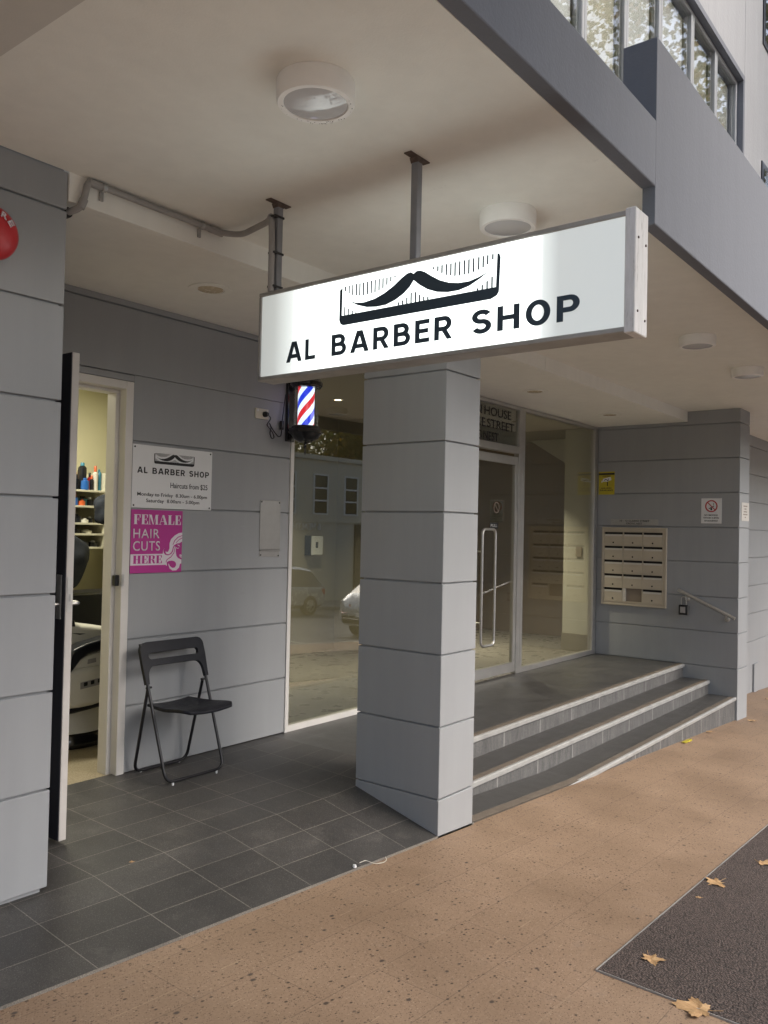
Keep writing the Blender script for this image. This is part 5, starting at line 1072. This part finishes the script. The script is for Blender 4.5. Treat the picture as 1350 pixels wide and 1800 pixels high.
# cars
def car(name, lab, X, Y, heading, suv):
    gz = zr(X, Y)
    t = thing(name, lab, 'car', (X, Y, gz))
    Lc, H, Wd = (4.45, 1.62, .92) if suv else (4.3, 1.46, .89)
    Rm = Matrix.Translation((X, Y, gz)) @ Matrix.Rotation(heading, 4, 'Z') @ Matrix.Rotation(.0605*(1 if abs(heading) < 1 else -1), 4, 'Y')
    h = Lc/2; bz = .95 if suv else .88
    st = [(-h, .42, bz-.28, bz-.22, .80, .62), (-h+.06, .30, bz-.02, bz+.02, .95, .70), (-h+.22, .26, bz, bz+.20, 1, .76), (-h+.62, .24, bz, H-.06, 1, .72), (-h+1.2, .22, bz, H, 1, .72), (-h+2.1, .22, bz-.02, H, 1, .72), (-h+2.55, .22, bz-.03, H-.07, 1, .70), (-h+3.25, .22, bz-.06, bz+.06, 1, .74), (-h+3.9, .24, bz-.14, bz-.04, .97, .72), (h-.1, .28, bz-.28, bz-.22, .88, .6), (h, .40, bz-.36, bz-.34, .78, .5)]
    body = Part(); win = Part(); rings = []
    def ringpts(s):
        x, zl, zb, zr_, wl, wr_ = s; w = Wd*wl; r_ = Wd*wr_
        half = [(w*.80, zl), (w*.98, zl+.12), (w, zb-.22), (w*.97, zb), (r_+.02, zb+(zr_-zb)*.86), (r_*.82, zr_)]
        return [(x, -a, b) for a, b in half]+[(x, a, b) for a, b in half[::-1]]
    R_ = [[Rm @ Vector(p_) for p_ in ringpts(s)] for s in st]
    vb = [[body.bm.verts.new(p_) for p_ in r_] for r_ in R_]; vw = [[win.bm.verts.new(p_) for p_ in r_] for r_ in R_]
    n = 12
    for i in range(len(st)-1):
        for j in range(n):
            k = (j+1) % n; isw = (j in (3, 7) and 2 <= i <= 6) or (j in (4, 5, 6) and i in (2, 6) and j == 5) or (j in (4, 6) and i in (2, 6))
            (win if isw else body).bm.faces.new([(vw if isw else vb)[a][b] for a, b in ((i, j), (i, k), (i+1, k), (i+1, j))])
    body.bm.faces.new(vb[0][::-1]); body.bm.faces.new(vb[-1])
    for w_ in (win,): bmesh.ops.delete(w_.bm, geom=[v for v in w_.bm.verts if not v.link_faces], context='VERTS')
    body.build('body', 'carpaint', t, smooth=True); win.build('window', 'carglass', t, smooth=True)
    for sx_ in (-h+.82, h-.85):
        for sy_ in (-1, 1):
            c = Rm @ Vector((sx_, sy_*(Wd-.10), .33)); ax = (Rm.to_3x3() @ Vector((0, sy_, 0)))
            w_ = thing_part('wheel', t)
            Part().lathe(c, [(.20, .115), (.33, .105), (.335, .06), (.335, -.06), (.31, -.10), (.001, -.10)], 28, ax, cap=False).build('tyre', 'tyre', w_, smooth=True)
            q = Part().lathe(c, [(.20, .10), (.205, .118), (.19, .118), (.185, .08)], 28, ax, cap=False)
            e1 = ax.cross(Vector((0, 0, 1))).normalized(); e2 = ax.cross(e1)
            for k in range(7):
                a = 2*pi*k/7; d_ = e1*cos(a)+e2*sin(a); q.tube([c+ax*.11, c+ax*.10+d_*.19], .02, 6)
            q.build('rim', 'galv', w_)
    for sy_ in (-1, 1):
        q = Part(); pts = [(-h-.012, sy_*.80*Wd*.95, bz-.30), (-h+.04, sy_*.50*Wd, bz-.27), (-h+.05, sy_*.52*Wd, bz-.08), (-h+.16, sy_*.985*Wd, bz-.04), (-h+.16, sy_*.99*Wd, bz-.22)]
        o = [Rm @ Vector(p_) for p_ in pts]; i_ = [Rm @ (Vector(p_)+Vector((.10, 0, 0))) for p_ in pts]; A = [q.bm.verts.new(p_+(Rm.to_3x3() @ Vector((-.03, sy_*.012, 0)))) for p_ in o]; Bv = [q.bm.verts.new(p_) for p_ in i_]
        q.bm.faces.new(A); q.bm.faces.new(Bv[::-1])
        for k in range(5): q.bm.faces.new((A[k], Bv[k], Bv[(k+1) % 5], A[(k+1) % 5]))
        q.build('tail_light', 'taillight', t)
    q = Part(); bx_ = [(-h-.025, -.24, .50), (-h-.02, -.24, .50), (-h-.02, .24, .50), (-h-.025, .24, .50), (-h-.025, -.24, .62), (-h-.02, -.24, .62), (-h-.02, .24, .62), (-h-.025, .24, .62)]
    q.hexa([Rm @ Vector(p_) for p_ in bx_]); q.build('number_plate', 'white', t)
    q = Part(); bx_ = [(-h-.03, -Wd*.74, .34), (-h+.15, -Wd*.90, .34), (-h+.15, Wd*.90, .34), (-h-.03, Wd*.74, .34), (-h-.03, -Wd*.74, .47), (-h+.15, -Wd*.93, .47), (-h+.15, Wd*.93, .47), (-h-.03, Wd*.74, .47)]
    q.hexa([Rm @ Vector(p_) for p_ in bx_]); q.build('bumper', 'black', t, bevel=.02)
    return t
def thing_part(name, parent):
    o = bpy.data.objects.new(name, None); COL.objects.link(o); o.parent = parent; return o
car('parked_hatchback', 'silver hatchback parked at the near kerb, its rear mirrored in the shop window', 13.65, -6.5, 0, False)
car('parked_suv', 'silver wagon parked at the far kerb, mirrored in the shop window', 15.3, -14.0, pi, True)
# trees
def tree(name, lab, x, y, gz, H, cc, rad, nclump, nleaf, ls, mat, seed):
    rnd = np.random.default_rng(seed); t = thing(name, lab, 'tree', (x, y, gz), 'street trees')
    C_ = Vector(cc); q = Part()
    fork = Vector((x, y, gz+H*.33)); q.tube([(x, y, gz-.1), (x+.03, y+.02, gz+1.2), fork], [.24, .19, .16], 12)
    cl = []
    while len(cl) < nclump:
        d = rnd.normal(size=3); d /= np.linalg.norm(d); r_ = rnd.uniform(.35, 1)**.6
        cl.append(Vector((cc[0]+d[0]*rad[0]*r_, cc[1]+d[1]*rad[1]*r_, cc[2]+d[2]*rad[2]*r_)))
    for k in range(min(14, nclump)):
        e = cl[k]; m = fork.lerp(e, .5)+Vector((0, 0, .4)); q.tube([fork, fork.lerp(m, .5)+Vector((0, 0, .1)), m, m.lerp(e, .6), e], [.11, .085, .06, .035, .012], 7)
    q.build('trunk', 'bark', t, smooth=True)
    per = nleaf//nclump; V = []; F = []
    for c in cl:
        P = rnd.normal(size=(per, 3))*np.array([.62, .62, .45])*(rad[0]/3.2)*(1 if nclump < 200 else .5)+np.array(c)
        U = rnd.normal(size=(per, 3)); U /= np.linalg.norm(U, axis=1)[:, None]; A = rnd.normal(size=(per, 3)); Vv = np.cross(U, A); Vv /= np.linalg.norm(Vv, axis=1)[:, None]
        s_ = ls*rnd.uniform(.6, 1.3, size=(per, 1))
        base = len(V)*1
        quad = np.stack([P-U*s_, P+Vv*s_*.75, P+U*s_*1.1, P-Vv*s_*.75], 1).reshape(-1, 3)
        V.append(quad)
    V = np.concatenate(V)-np.array(root_loc(t)); n = len(V)//4
    me = bpy.data.meshes.new('crown'); me.from_pydata(V.tolist(), [], [(4*i, 4*i+1, 4*i+2, 4*i+3) for i in range(n)]); me.materials.append(M_[mat])
    o = bpy.data.objects.new('crown', me); COL.objects.link(o); o.parent = t
    return t
tree('plane_tree', 'tall spreading plane tree at the near kerb, mirrored in the upper windows', 11.0, -4.75, zp(11), 9, (9.8, -5.2, 9.6), (4.6, 4.2, 4.4), 230, 26000, .062, 'leafgreen', 2)
tree('plane_tree', 'added unseen plane tree at the near kerb to the left, placed to shade the pier and footpath', -2.4, -4.8, zp(-2.4), 6.5, (-1.7, -5.1, 6.2), (2.7, 2.3, 2.0), 60, 4500, .13, 'leafgreen', 6)  # out-of-view tree added so its crown shades the pier and near pavement
gz_ = -.0605*34-.3
tree('plane_tree', 'green plane tree standing behind the beige building across the street', 33.4, -27, gz_, 7, (33.0, -27, 6.6), (4.2, 3.0, 3.6), 80, 9000, .13, 'leafgreen', 3)
tree('autumn_tree', 'yellow autumn tree behind the beige building, farther along the street', 38.0, -27.5, gz_-.2, 7, (37.0, -26.6, 5.8), (3.2, 3.0, 3.4), 70, 8000, .13, 'leafautumn', 4)
